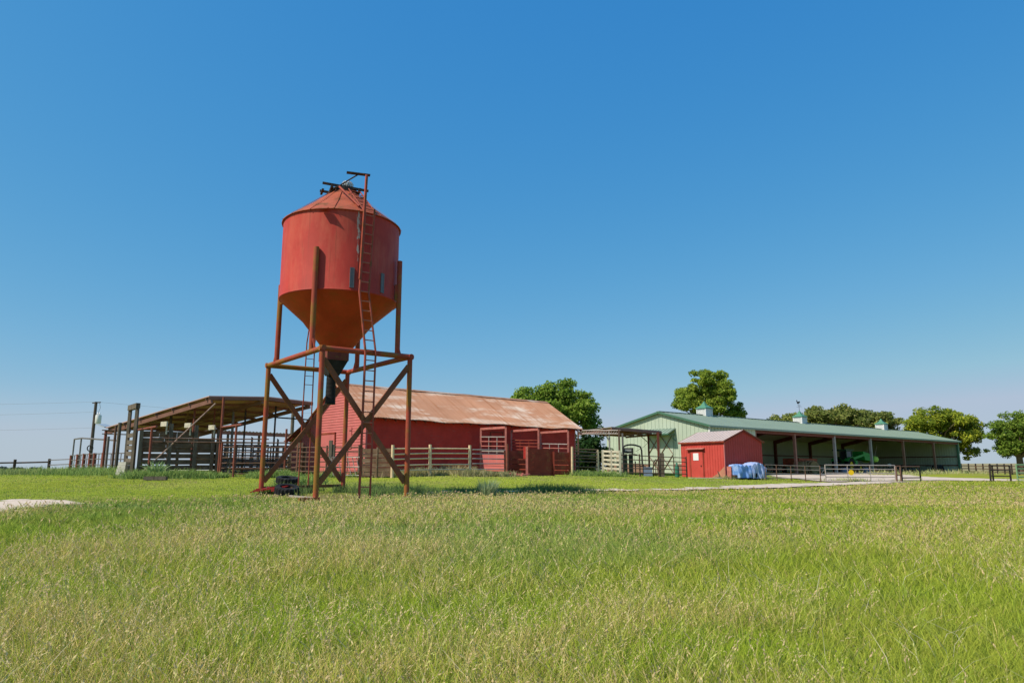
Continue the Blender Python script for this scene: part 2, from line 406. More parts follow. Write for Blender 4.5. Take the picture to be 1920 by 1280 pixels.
# ------------------------------------------------------------------ grass
_g = np.random.RandomState(11)
def blades(x, y, h, w, bend, col, tipcol, az=None, lean=None, seg=(0, .38, .74, 1.0)):
    """curved tapering blades; returns verts, tris, cols"""
    n = len(x); az = _g.rand(n) * 2 * np.pi if az is None else az
    dx, dy = np.cos(az), np.sin(az); fx = _g.rand(n) * 2 * np.pi; sx, sy = np.cos(fx), np.sin(fx)
    z0 = gzn(x, y) - .01
    V, Cc = [], []
    for k, t in enumerate(seg):
        o = bend * t ** 1.9 * h; zz = h * t * (1 - .42 * bend * t)
        wd = w * (1 - t ** 1.6) * .5
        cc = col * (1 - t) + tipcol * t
        px, py, pz = x + dx * o, y + dy * o, z0 + zz
        if k < len(seg) - 1:
            V += [np.stack([px - sx * wd, py - sy * wd, pz], 1), np.stack([px + sx * wd, py + sy * wd, pz], 1)]; Cc += [cc, cc]
        else:
            V.append(np.stack([px, py, pz], 1)); Cc.append(cc)
    m = len(V); V = np.stack(V, 1).reshape(-1, 3); Cc = np.stack(Cc, 1).reshape(-1, 3)
    base = np.arange(n)[:, None] * m
    tr = []
    for k in range(len(seg) - 2):
        tr += [[2 * k, 2 * k + 1, 2 * k + 3], [2 * k, 2 * k + 3, 2 * k + 2]]
    tr.append([m - 3, m - 2, m - 1])
    T = (base[:, :, None] + np.array(tr).ravel()[None, None, :]).reshape(-1, 3)
    return V, T, Cc
def seedheads(x, y, h, sz, col):
    """a thin leaning stem carrying a drooping spike of small husks"""
    n = len(x); az = _g.rand(n) * 2 * np.pi; bend = .15 + .55 * _g.rand(n)
    sv, st, sc = blades(x, y, h, sz * .16 + .0022, bend, col * .8 * np.array([.8, 1.0, .6]), col, az)
    dx, dy = np.cos(az), np.sin(az); z0 = gzn(x, y) - .01
    V, C = [], []
    nh = 7
    for k in range(nh):
        t = .70 + .32 * k / (nh - 1)
        o = bend * t ** 1.9 * h; zz = h * t * (1 - .42 * bend * t) - (.05 * h * max(0, t - .85) * 6 * bend)
        px, py, pz = x + dx * o, y + dy * o, z0 + zz
        a = _g.rand(n) * 2 * np.pi; L = sz * (2.1 - .9 * k / nh) * (.7 + .6 * _g.rand(n)); W = L * .15
        ux, uy, uz = np.cos(a) * .35 + dx * bend, np.sin(a) * .35 + dy * bend, .75 - 1.5 * bend * t * _g.rand(n)
        vx, vy = -np.sin(a), np.cos(a)
        c = np.stack([px, py, pz], 1); u = np.stack([ux, uy, uz], 1) * L[:, None]; v = np.stack([vx, vy, .3 * np.ones(n)], 1) * W[:, None]
        cc = col * (.8 + .45 * _g.rand(n))[:, None]
        V += [c, c + u * .5 + v, c + u, c + u * .5 - v]; C += [cc] * 4
    m = len(V); V = np.stack(V, 1).reshape(-1, 3); C = np.stack(C, 1).reshape(-1, 3)
    tr = []
    for k in range(nh): tr += [[4 * k, 4 * k + 1, 4 * k + 2], [4 * k, 4 * k + 2, 4 * k + 3]]
    T = (np.arange(n)[:, None, None] * m + np.array(tr).ravel()[None, None, :]).reshape(-1, 3)
    return np.concatenate([sv, V]), np.concatenate([st, T + len(sv)]), np.concatenate([sc, C])
def scatter(y0, y1, dens, slope=1.0, pad=4.5):
    hw = slope * y1 + pad; n = int(2 * hw * (y1 - y0) * dens)
    x = (_g.rand(n) * 2 - 1) * hw; y = y0 + _g.rand(n) * (y1 - y0)
    k = np.abs(x) < slope * y + pad
    return x[k], y[k]
def merge(parts):
    V, T, C, n = [], [], [], 0
    for v, t, c in parts: V.append(v); T.append(t + n); C.append(c); n += len(v)
    return np.concatenate(V), np.concatenate(T), np.concatenate(C)
TX, TY = -5.64, 22.55
def thin(x, y): return (np.hypot(x - TX, y - TY) > 2.4 + 1.2 * vnoise(x * 1.5, y * 1.5)) | (_g.rand(len(x)) < .45)
def tall_grass():
    P, S = [], []
    for (y0, y1, dn, wd, ds, ss) in ((3.4, 8, 2600, .0072, 110, .017), (8, 12, 1550, .0095, 72, .020), (12, 18, 750, .014, 46, .026), (18, 27, 380, .020, 26, .032), (27, 48, 140, .032, 13, .042)):
        x, y = scatter(y0, y1, dn)
        keep = (y < edge(x, y) + (vnoise(x * .9, y * .9) - .5) * 2.2) & (~in_gravel(x, y) | (_g.rand(len(x)) < .03)) & thin(x, y)
        x, y = x[keep], y[keep]; n = len(x)
        a = fbm(x * .22 + 4, y * .34 + 2); b = fbm(x * .55 + 40, y * .8 + 12); c3 = fbm(x * .1 + 70, y * .16)
        dry = np.clip((a - .42) * 5, 0, 1) * .9 + .08
        lush = np.clip((b - .5) * 4, 0, 1)
        h = (.15 + .16 * _g.rand(n)) * (.8 + .75 * a) * (1 - .68 * np.clip((y - 11) / 11, 0, 1))
        g = np.array([.30, .372, .042]); yl = np.array([.55, .515, .09]); lu = np.array([.32, .425, .035]); bl = np.array([.22, .33, .10])
        r1 = _g.rand(n)[:, None]
        col = g * (1 - .5 * r1) + yl * .5 * r1
        col = col * (1 - .75 * lush[:, None]) + lu * .75 * lush[:, None]
        kk = np.clip(np.clip((c3 - .52) * 5, 0, 1) * .5 + .55 * np.clip((y - 12) / 6, 0, 1) * np.clip((8 - x) / 6, 0, 1) * (.4 + .9 * b), 0, .85)[:, None]; col = col * (1 - kk) + bl * kk
        isdry = (_g.rand(n) < dry * .47 * (1 - .7 * lush))[:, None]
        straw = np.array([.66, .50, .20]) * (.75 + .5 * _g.rand(n))[:, None]
        dk = (_g.rand(n) < .12)[:, None]; col = np.where(dk, np.array([.13, .20, .03]), col)
        col = np.where(isdry, straw, col) * (.72 + .6 * _g.rand(n))[:, None]
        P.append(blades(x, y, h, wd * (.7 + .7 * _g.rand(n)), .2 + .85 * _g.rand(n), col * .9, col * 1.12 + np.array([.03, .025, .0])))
        x, y = scatter(y0, y1, ds)
        a = fbm(x * .22 + 4, y * .34 + 2)
        keep = (y < edge(x, y) - .3) & ~in_gravel(x, y) & (_g.rand(len(x)) < np.clip((a - .30) * 3.6, .08, 1))
        x, y, a = x[keep], y[keep], a[keep]; n = len(x)
        tone = np.clip(_g.rand(n) * .7 + .5 * (fbm(x * .3 + 11, y * .4) - .3), 0, 1)[:, None]
        col = np.array([.73, .58, .29]) * (1 - tone) + np.array([.64, .43, .23]) * tone
        grn = (_g.rand(n) < .28)[:, None]; col = np.where(grn, np.array([.56, .55, .17]), col)
        S.append(seedheads(x, y, (.30 + .22 * _g.rand(n)) * (.8 + .5 * a) * (1 - .66 * np.clip((y - 11) / 11, 0, 1)), ss * (.7 + .6 * _g.rand(n)), col))
    # bunches of longer grass standing out of the sward
    bx, by = scatter(4.3, 20, 2.6)
    k = (by < edge(bx, by) - 1) & ~in_gravel(bx, by) & (fbm(bx * .3 + 50, by * .4 + 9) > .42); bx, by = bx[k], by[k]
    nb = 26; K = len(bx); tone = _g.rand(K); az = _g.rand(K, nb) * 2 * np.pi; rr = np.abs(_g.randn(K, nb)) * .07
    x = (bx[:, None] + np.cos(az) * rr).ravel(); y = (by[:, None] + np.sin(az) * rr).ravel(); n = K * nb
    tn = np.repeat(tone, nb)[:, None]; hh = np.repeat(.26 + .2 * _g.rand(K), nb) * (.55 + .6 * _g.rand(n)) * (1 - .6 * np.clip((y - 11) / 11, 0, 1))
    col = (np.array([.20, .31, .035]) * (1 - tn) + np.array([.46, .46, .10]) * tn) * (.6 + .7 * _g.rand(n))[:, None]
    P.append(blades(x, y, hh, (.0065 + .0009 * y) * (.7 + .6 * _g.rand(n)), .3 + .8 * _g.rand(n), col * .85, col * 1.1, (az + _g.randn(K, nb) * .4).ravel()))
    # a few long bleached stalks close to the camera
    x, y = scatter(4.4, 11, 5)
    n = len(x); col = np.tile(np.array([.62, .55, .36]), (n, 1))
    P.append(blades(x, y, .35 + .3 * _g.rand(n), .008 * np.ones(n), .5 + .8 * _g.rand(n), col, col))
    v, t, c = merge(P); tag(mesh_np('pasture_grass', v, t, c, m_blade), 'uncut green and straw coloured pasture grass filling the foreground', 'grass', kind='stuff')
    v, t, c = merge(S); tag(mesh_np('seed_heads', v, t, c, m_blade), 'tan grass seed heads standing above the uncut pasture', 'seed heads', kind='stuff')
tall_grass()
def short_grass():
    P = []
    for (y0, y1, dn, wd) in ((18, 30, 230, .020), (30, 42, 120, .028), (42, 62, 45, .04)):
        x, y = scatter(y0, y1, dn, .82, 2)
        keep = (y > edge(x, y) - 1.0) & (~in_gravel(x, y) | (_g.rand(len(x)) < .07)) & thin(x, y)
        x, y = x[keep], y[keep]; n = len(x)
        a = fbm(x * .25, y * .25); b = fbm(x * .7 + 9, y * .7)
        col = np.array([.36, .47, .055]) * (1 - a[:, None]) + np.array([.52, .55, .11]) * a[:, None]
        c4 = fbm(x * .07 + 30, y * .12 + 8); k4 = np.clip((c4 - .48) * 4, 0, 1)[:, None] * .7
        col = col * (1 - k4) + np.array([.26, .38, .05]) * k4
        strawy = (_g.rand(n) < .10 + .35 * np.clip((b - .55) * 4, 0, 1))[:, None]
        col = np.where(strawy, np.array([.42, .36, .17]), col) * (.75 + .5 * _g.rand(n))[:, None]
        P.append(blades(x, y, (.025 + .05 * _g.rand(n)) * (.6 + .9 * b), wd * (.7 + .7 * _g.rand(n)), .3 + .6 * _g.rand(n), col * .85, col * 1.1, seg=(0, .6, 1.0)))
    v, t, c = merge(P); tag(mesh_np('mown_grass', v, t, c, m_blade), 'short bright green mown grass in front of the barns', 'grass', kind='stuff')
short_grass()
def weeds():
    P = []
    def strip(pts, n, h, spread, c0, c1, w=.03):
        pts = [G(*p) for p in pts]
        seg = _g.randint(0, len(pts) - 1, n); t = _g.rand(n)
        A = np.array([[p.x, p.y] for p in pts]); q = A[seg] * (1 - t)[:, None] + A[seg + 1] * t[:, None]
        q = q + _g.randn(n, 2) * spread
        k = fbm(q[:, 0] * 1.1, q[:, 1] * 1.1)
        ok = k > .38; q = q[ok]; k = k[ok]; n = len(q)
        r = _g.rand(n)[:, None]; col = np.array(c0) * (1 - r) + np.array(c1) * r
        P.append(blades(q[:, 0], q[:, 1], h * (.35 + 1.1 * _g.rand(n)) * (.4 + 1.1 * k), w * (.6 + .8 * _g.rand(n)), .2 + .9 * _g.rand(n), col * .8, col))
    gA, gB, st = (.17, .29, .07), (.38, .48, .14), (.60, .50, .27)
    strip([(240, 33.4), (330, 33.8), (430, 34.2), (545, 34.2)], 9000, .36, .4, gA, gB)
    strip([(430, 34.6), (560, 34.6), (680, 34.6)], 3500, .36, .3, gA, gB)
    strip([(545, 27), (575, 27.5)], 900, .55, .35, gA, gB, .045)
    strip([(700, 34), (800, 35), (890, 35.4), (960, 36.6)], 5000, .34, .3, (.2, .24, .07), st)
    strip([(740, 36.5), (870, 38.5)], 3500, .45, .5, (.30, .28, .12), st)
    strip([(1075, 41), (1120, 41.6), (1165, 42.5)], 3000, .34, .3, gA, gB)
    strip([(1350, 46.3), (1425, 46.9)], 700, .25, .2, gA, st)
    strip([(1640, 70), (1700, 72), (1800, 88), (1860, 88)], 1800, .5, .9, gB, st, .06)
    strip([(510, 23), (560, 24.6), (650, 25.4), (720, 24.5), (760, 22.6)], 5500, .34, .45, gA, (.22, .25, .10), .02)
    strip([(700, 22.5), (850, 24.0), (1000, 25.0), (1110, 25.5)], 5000, .32, .35, gA, (.2, .24, .09), .02)
    strip([(120, 38), (235, 36.5)], 3500, .38, .8, gA, gB)
    strip([(0, 39), (120, 39)], 3000, .34, 1.0, gB, (.33, .36, .14))
    strip([(1545, 47), (1700, 47)], 1200, .30, .5, gB, st)
    v, t, c = merge(P); tag(mesh_np('weeds', v, t, c, m_blade), 'rank weeds and long grass along the pens and fences', 'weeds', kind='stuff')
weeds()
def bush(name, label, px, Y, h, r, n, c0, c1, w, fan=.5):
    g = G(px, Y); k = np.sqrt(_g.rand(n)) * r * .45; a = _g.rand(n) * 2 * np.pi
    x, y = g.x + np.cos(a) * k, g.y + np.sin(a) * k
    rr = _g.rand(n)[:, None]; col = np.array(c0) * (1 - rr) + np.array(c1) * rr
    v, t, c = blades(x, y, h * (.45 + .6 * _g.rand(n)), w * (.6 + .8 * _g.rand(n)), fan * (.2 + _g.rand(n)), col * .85, col, a + _g.randn(n) * .5)
    return tag(mesh_np(name, v, t, c, m_blade, g), label, 'weed')
bush('tall_weed', 'round grey green weed clump alone on the grass edge beyond the tower', 915, 22.6, .66, .5, 480, (.30, .38, .17), (.48, .53, .28), .02)
bush('leafy_weed', 'broad leafed light green weed growing in front of the plank wall', 291, 34.2, .95, .5, 160, (.26, .40, .13), (.45, .56, .26), .11, .7)
bush('leafy_weed', 'broad leafed pale green weed behind the tyre under the tower', 537, 26.5, .60, .7, 220, (.28, .44, .12), (.5, .6, .28), .09, .8)

# ------------------------------------------------------------------ feed bin tower
FR, LE, RI, BA = Vector((-5.41, 19.98, 0)), Vector((-8.13, 23.47, 0)), Vector((-3.15, 21.64, 0)), Vector((-5.87, 25.13, 0))
CX = (FR + LE + RI + BA) / 4
ZT = 5.02
def bin_tower():
    base = Vector((CX.x, CX.y, gz(CX.x, CX.y)))
    t = thing('feed_bin', 'tall red rusty hopper bottomed feed bin on a pipe frame in the pasture', 'feed bin', base)
    Rr = 1.87
    f0 = (Vector((0, 0, 0)) - CX).normalized()
    front = CX + f0 * Rr
    zb = at(617, 543, front.y).z; ze = at(635, 392, front.y).z
    zcap = at(640, 366, CX.y).z - .06; zh = at(640, 662, CX.y).z
    up = lambda v, z: Vector((v.x, v.y, z))
    add_streak(m_bin, math.atan2(f0.y, f0.x) + R(15), .10, zb - base.z, ze - base.z)
    c0 = (CX.x, CX.y, 0)
    tank = MB(t).lathe(c0, [(Rr - .01, zb - .01), (Rr, zb), (Rr + .015, zb + .02), (Rr, zb + .05), (Rr, ze - .05), (Rr, ze)], 72).build('tank', m_bin, t, True)
    MB(t).lathe(c0, [(Rr - .012, zb + .0), (Rr * .60, zb + (zh - zb) * .40), (.36, zh), (.0, zh)], 72).build('hopper', m_hopper, t, True)
    roof = MB(t).lathe(c0, [(Rr + .0, ze - .004), (Rr + .055, ze - .02), (Rr + .055, ze + .0), (1.2, ze + (zcap - ze) * .49), (.52, zcap), (.44, zcap + .04), (.42, zcap + .14), (0, zcap + .14)], 72).build('roof', m_binroof, t, True)
    # roof sheet seams
    sm = MB(t)
    for k in range(16):
        a = k / 16 * 2 * math.pi + .1; d = Vector((math.cos(a), math.sin(a), 0))
        sm.bar(up(CX + d * (Rr + .08), ze - .005), up(CX + d * .56, zcap - .004), .03, .006)
    sm.build('seam', m_binroof, roof)
    # lid frame, turbine vent and rods
    lid = MB(t)
    e1 = Vector((.93, .37, 0)); e2 = Vector((-.37, .93, 0))
    for s in (-1, 1):
        lid.bar(up(CX + e2 * .36 * s - e1 * .75, zcap + .24), up(CX + e2 * .36 * s + e1 * .75, zcap + .18), .06, .07)
        lid.bar(up(CX + e1 * .45 * s - e2 * .50, zcap + .14), up(CX + e1 * .45 * s + e2 * .50, zcap + .14), .07, .10)
    lid.lathe((CX.x, CX.y, zcap), [(.44, .08), (.44, .20), (.30, .26), (0, .26)], 24)
    lid.bar(up(CX - e1 * .72 - e2 * .3, zcap + .05), up(CX - e1 * .72 + e2 * .2, zcap + .06), .07, .05)
    lid.build('lid', m_dark, t)
    vp = CX + e1 * .10
    tv = MB(t)
    for k in range(14):
        a = k / 14 * 2 * math.pi; d = Vector((math.cos(a), math.sin(a), 0)); s_ = Vector((-d.y, d.x, 0))
        pts = [up(vp + d * r, zcap + z) for r, z in ((.11, .30), (.19, .37), (.20, .44), (.15, .52), (.04, .56))]
        for p, q in zip(pts, pts[1:]): tv.bar(p, q, .05, .012, d)
    tv.lathe((vp.x, vp.y, zcap), [(.10, .20), (.12, .31), (.10, .48), (0, .55)], 16)
    tv.build('turbine_vent', m_galv, t, True)
    # legs
    for v in (FR, LE, RI, BA):
        z0 = gz(v.x, v.y)
        lg = MB(t).tube(up(v, z0 - .1), up(v, ZT - .06), .078, n=16).build('leg', m_leg, t, True)
        MB(t).obox(up(v, z0 + .03), (.13, 0, 0), (0, .13, 0), (0, 0, .012)).build('foot_plate', m_leg, lg)
    for p, q in ((FR, LE), (FR, RI), (RI, BA), (BA, LE)):
        d = (q - p).normalized()
        MB(t).tube(up(p - d * .10, ZT), up(q + d * .10, ZT), .082, n=16).build('ring_beam', m_leg, t, True)
    # upper legs stand on the long beams and run up the tank side
    for p, q, top in ((FR, LE, 463), (RI, BA, 490)):
        for k in (.185, .835):
            f = p + (q - p) * k
            zt = at(588, top, f.y).z if k < .5 else zb + .7
            if p is RI and k < .5: zt = at(750, 490, f.y).z
            lg = MB(t).tube(up(f, ZT + .05), up(f, zt), .082, n=16).build('upper_leg', m_leg, t, True)
            dd = (q - p).normalized(); g = MB(t)
            sgn = -1 if k < .5 else 1
            g.bar(up(f + dd * .05 * sgn, ZT + .42), up(f + dd * .26 * sgn, ZT + .05), .05, .03)
            o = up((f - CX), 0).normalized()
            g.build('gusset', m_leg, lg)
            MB(t).bar(up(f, zb + .3), up(f - o * .12, zb + .3), .14, .5).build('bracket', m_leg, lg)
    for p, q in ((FR, RI), (LE, BA)):
        n_ = (q - p).normalized(); off = Vector((-n_.y, n_.x, 0)) * .03
        for (a, b, s) in ((p, q, 1), (q, p, -1)):
            MB(t).bar(up(a + (b - a) * .02 + off * s, ZT - .30), up(b + (a - b) * .02 + off * s, 1.22), .06, .155).build('cross_brace', m_brace, t)
    MB(t).bar(up(LE, 1.02), up(BA, 1.06), .07, .09).build('base_rail', m_brace, t)
    d = (RI - FR).normalized()
    MB(t).bar(up(FR - d * .42 - Vector((0, .15, 0)), .80), up(FR + d * .1, .80), .09, .10).build('base_rail', m_leg, t)
    MB(t).bar(up(FR - d * .1 + Vector((-1.05, 1.4, 0)), .84), up(FR + Vector((0, .2, 0)), .82), .05, .05).build('base_rail', m_palepipe, t)
    # discharge boot and hose
    zb1 = at(632, 676, CX.y).z; zb2 = at(625, 705, CX.y).z; zb3 = at(625, 757, CX.y).z
    boot = MB(t); hw = .36
    ex = d; ey = Vector((-d.y, d.x, 0))
    boot.obox(up(CX - ex * .10, (zh + zb1) / 2), ex * hw, ey * hw, (0, 0, (zh - zb1) / 2 + .03))
    boot.build('boot', M('boot_rust', (.20, .05, .035), .6, .25, 4, (RUST, 5, .5, .65)), t)
    bt = MB(t); c1 = CX - ex * .10
    q0 = [up(c1 + ex * i * hw * .96 + ey * j * hw * .96, zb1 - .03) for i, j in ((-1, -1), (1, -1), (1, 1), (-1, 1))]
    q1 = [up(c1 - ex * .03 + ex * i * .17 + ey * j * .17, zb2) for i, j in ((-1, -1), (1, -1), (1, 1), (-1, 1))]
    bt.add(q0 + q1, [(0, 1, 5, 4), (1, 2, 6, 5), (2, 3, 7, 6), (3, 0, 4, 7), (4, 5, 6, 7)])
    bt.build('funnel', m_black, t)
    prof = []; nz = 22; Lh = zb2 - zb3 + .05
    for k in range(nz + 1):
        z = zb2 + .05 - Lh * k / nz
        prof += [(.135 + .015 * (k / nz), z), (.155 + .015 * (k / nz), z - Lh / nz * .45)]
    MB(t).lathe((c1.x - .05, c1.y, 0), prof + [(.15, zb3 - .02), (.02, zb3 - .02)], 20).build('hose', m_black, t, True)
    # front ladder, leaning out at the beam
    lad = (FR + RI) / 2; nrm = Vector((d.y, -d.x, 0))
    if nrm.dot(-CX) < 0: nrm = -nrm
    zl = lambda py: at(690, py, lad.y).z
    zg = gz(lad.x, lad.y)
    side = {-1: [], 1: []}
    for s in (-1, 1):
        for z, o, sh in ((zg - .05, .14, .0), (ZT, .13, .03), (at(680, 548, 20.9).z, .00, -.10), (at(685, 400, 21).z, -.06, .0)):
            side[s].append(up(lad + ex * (s * .165 + sh - .01) + nrm * (o), z))
    surf = lambda z: None
    # pull the upper stretch in to the tank wall
    for s in (-1, 1):
        for k in (2, 3):
            v = side[s][k] - CX; v.z = 0; v = v.normalized() * (Rr + .14)
            side[s][k] = up(CX + v, side[s][k].z)
    # left stile carries on up as the hoist post
    ztop = at(685, 331, 21.0).z
    post_top = up(side[-1][3], ztop)
    L = MB(t)
    L.path(side[-1], .036, 8); L.path(side[1] + [side[1][3] + Vector((0, 0, .15))], .030, 8)
    lo = L.build('ladder', m_ladder, t, True)
    def interp(S, z):
        for a, b in zip(S, S[1:]):
            if a.z <= z <= b.z: return a + (b - a) * ((z - a.z) / (b.z - a.z))
        return S[-1]
    z = zg + .35
    while z < side[1][3].z:
        MB(t).tube(interp(side[-1], z), interp(side[1], z), .018, n=6).build('rung', m_rung, lo); z += .305
    hp = MB(t); hp.bar(up(side[-1][2], side[-1][2].z + .4), post_top, .06, .085, nrm); hp.build('hoist_post', m_ladder, t)
    cap = MB(t); a0, a1 = at(650, 323.5, 20.9), at(694, 329, 21.1)
    cap.bar(a0, a1, .14, .035)
    cap.build('hoist_plate', m_dark, t)
    MB(t).path([at(672, 327, 20.95), at(655, 337, 21.5), at(630, 352, 22.0), at(612, 366, 22.2)], .022).build('stay_rod', m_dark, t)
    # ladder lying on the roof
    rl = MB(t); v0 = (side[-1][3] - CX); v0.z = 0; v0.normalize()
    w0 = Vector((-v0.y, v0.x, 0))
    rp = lambda r, s: up(CX + v0 * r + w0 * s, ze + (zcap - ze) * (Rr - r) / (Rr - .52) + .09)
    for s in (-.02, .36): rl.tube(rp(Rr + .06, s), rp(.5, s), .022)
    for k in range(6): rl.tube(rp(.6 + k * .24, -.02), rp(.6 + k * .24, .36), .014, n=6)
    rl.tube(rp(Rr + .05, .36), side[1][3] + Vector((0, 0, .15)), .02)
    rl.tube(rp(1.75, -.10) + Vector((0, 0, .02)), rp(.62, -.38) + Vector((0, 0, .05)), .035)
    rl.build('roof_ladder', m_ladder, t, True)
    # back ladder on the far short side
    mid = (LE + BA) / 2; ds = (BA - LE).normalized(); bl = MB(t)
    for s in (-1, 1): bl.path([up(mid + ds * (.16 * s - .02 * (s < 0)), 1.05), up(mid + ds * .15 * s, ZT - .25), up(mid + ds * .14 * s, ZT + .9), up(mid + ds * .14 * s + (CX - mid).normalized() * .35, zb + .2)], .022)
    for k in range(5): bl.tube(up(mid - ds * .15, ZT - .55 + .3 * k), up(mid + ds * .15, ZT - .55 + .3 * k), .011, n=6)
    bl.build('ladder', m_ladder, t, True)
    # sight glasses let into the tank, and the eave lip
    fa = math.atan2(f0.y, f0.x)
    def onwall(a): return Vector((math.cos(a), math.sin(a), 0)), Vector((-math.sin(a), math.cos(a), 0))
    for a, py0, py1 in ((fa + R(10.5), 503, 538), (fa + R(43), 514, 548)):
        n0, t0 = onwall(a); c = CX + n0 * (Rr + .004)
        zz0, zz1 = at(660, py1, c.y).z, at(660, py0, c.y).z
        w = MB(t).obox(up(c, (zz0 + zz1) / 2), n0 * .02, t0 * .045, (0, 0, (zz1 - zz0) / 2)).build('window', m_glass, tank)
        fr = MB(t)
        for s in (-1, 1): fr.obox(up(c + t0 * .055 * s, (zz0 + zz1) / 2), n0 * .028, t0 * .012, (0, 0, (zz1 - zz0) / 2 + .02))
        for z_ in (zz0 - .01, zz1 + .01): fr.obox(up(c, z_), n0 * .026, t0 * .06, (0, 0, .014))
        fr.build('window_frame', m_glass, tank)
    n0, t0 = onwall(fa - R(17))
    lp = MB(t); c = up(CX + n0 * (Rr + .13), ze - .03)
    lp.obox(c, n0 * .06 + Vector((0, 0, -.03)), t0 * .14, (0, 0, .012)); lp.build('eave_lip', m_binroof, roof)
bin_tower()
def tyre(label, c, r, w, axis, group, rim=True):
    t = thing('tyre', label, 'tyre', c, 0, group)
    ax = Vector(axis).normalized(); u = ax.cross(Vector((0, 0, 1)))
    if u.length < .1: u = Vector((1, 0, 0))
    u.normalize(); v = ax.cross(u); c = Vector(c)
    def ring(prof, n=32, tread=0):
        m = MB(t); vs = []
        for k, (rr, h) in enumerate(prof):
            for i in range(n):
                a = 2 * math.pi * i / n; q = rr + (tread * (i % 2) if k in (2, 3) else 0)
                vs.append(c + (u * math.cos(a) + v * math.sin(a)) * q + ax * h)
        K = len(prof)
        return m.add(vs, [(k * n + i, k * n + (i + 1) % n, ((k + 1) % K) * n + (i + 1) % n, ((k + 1) % K) * n + i) for k in range(K) for i in range(n)])
    ring([(r * .58, -w / 2), (r * .92, -w / 2), (r, -w * .36), (r, w * .36), (r * .92, w / 2), (r * .58, w / 2)], 40, -.02 * r / .4).build('tread', m_tyre, t)
    if rim: ring([(r * .20, -w * .1), (r * .56, -w * .3), (r * .575, w * .3), (r * .2, w * .1)]).build('rim', m_dark, t, True)
    return t
g = G(527, 24.6)
tyre('black tyre lying flat as the upper of two under the red feed bin', (g.x - .02, g.y + .7, g.z + .40), .40, .22, (.1, -.12, 1), 'tyres under the feed bin', False)
g = G(537, 23.0)
tyre('wide dark tyre lying low in the grass in front of the flat one', (g.x, g.y, g.z + .13), .38, .32, (.12, -.20, .95), 'tyres under the feed bin')
g = G(492, 23.2)
sc = MB(); 
for k in range(4): sc.bar((g.x - .35 + .02 * k, g.y - .1 + .12 * k, g.z + .10 + .03 * k), (g.x + .85, g.y - .15 + .12 * k, g.z + .30), .10, .035)
sc.bar((g.x + .05, g.y - .2, g.z + .16), (g.x + .1, g.y + .35, g.z + .24), .07, .06); sc.obox((g.x + .55, g.y + .05, g.z + .20), (.22, 0, .03), (0, .24, 0), (0, 0, .05))
tag(sc.build('scrap_frame', M('bright_red_scrap', (.30, .028, .026), .5, .2, 4, (RUST, 5, .55, .7)), loc=g), 'flat red scrap implement poking out beside the left tower leg', 'scrap')

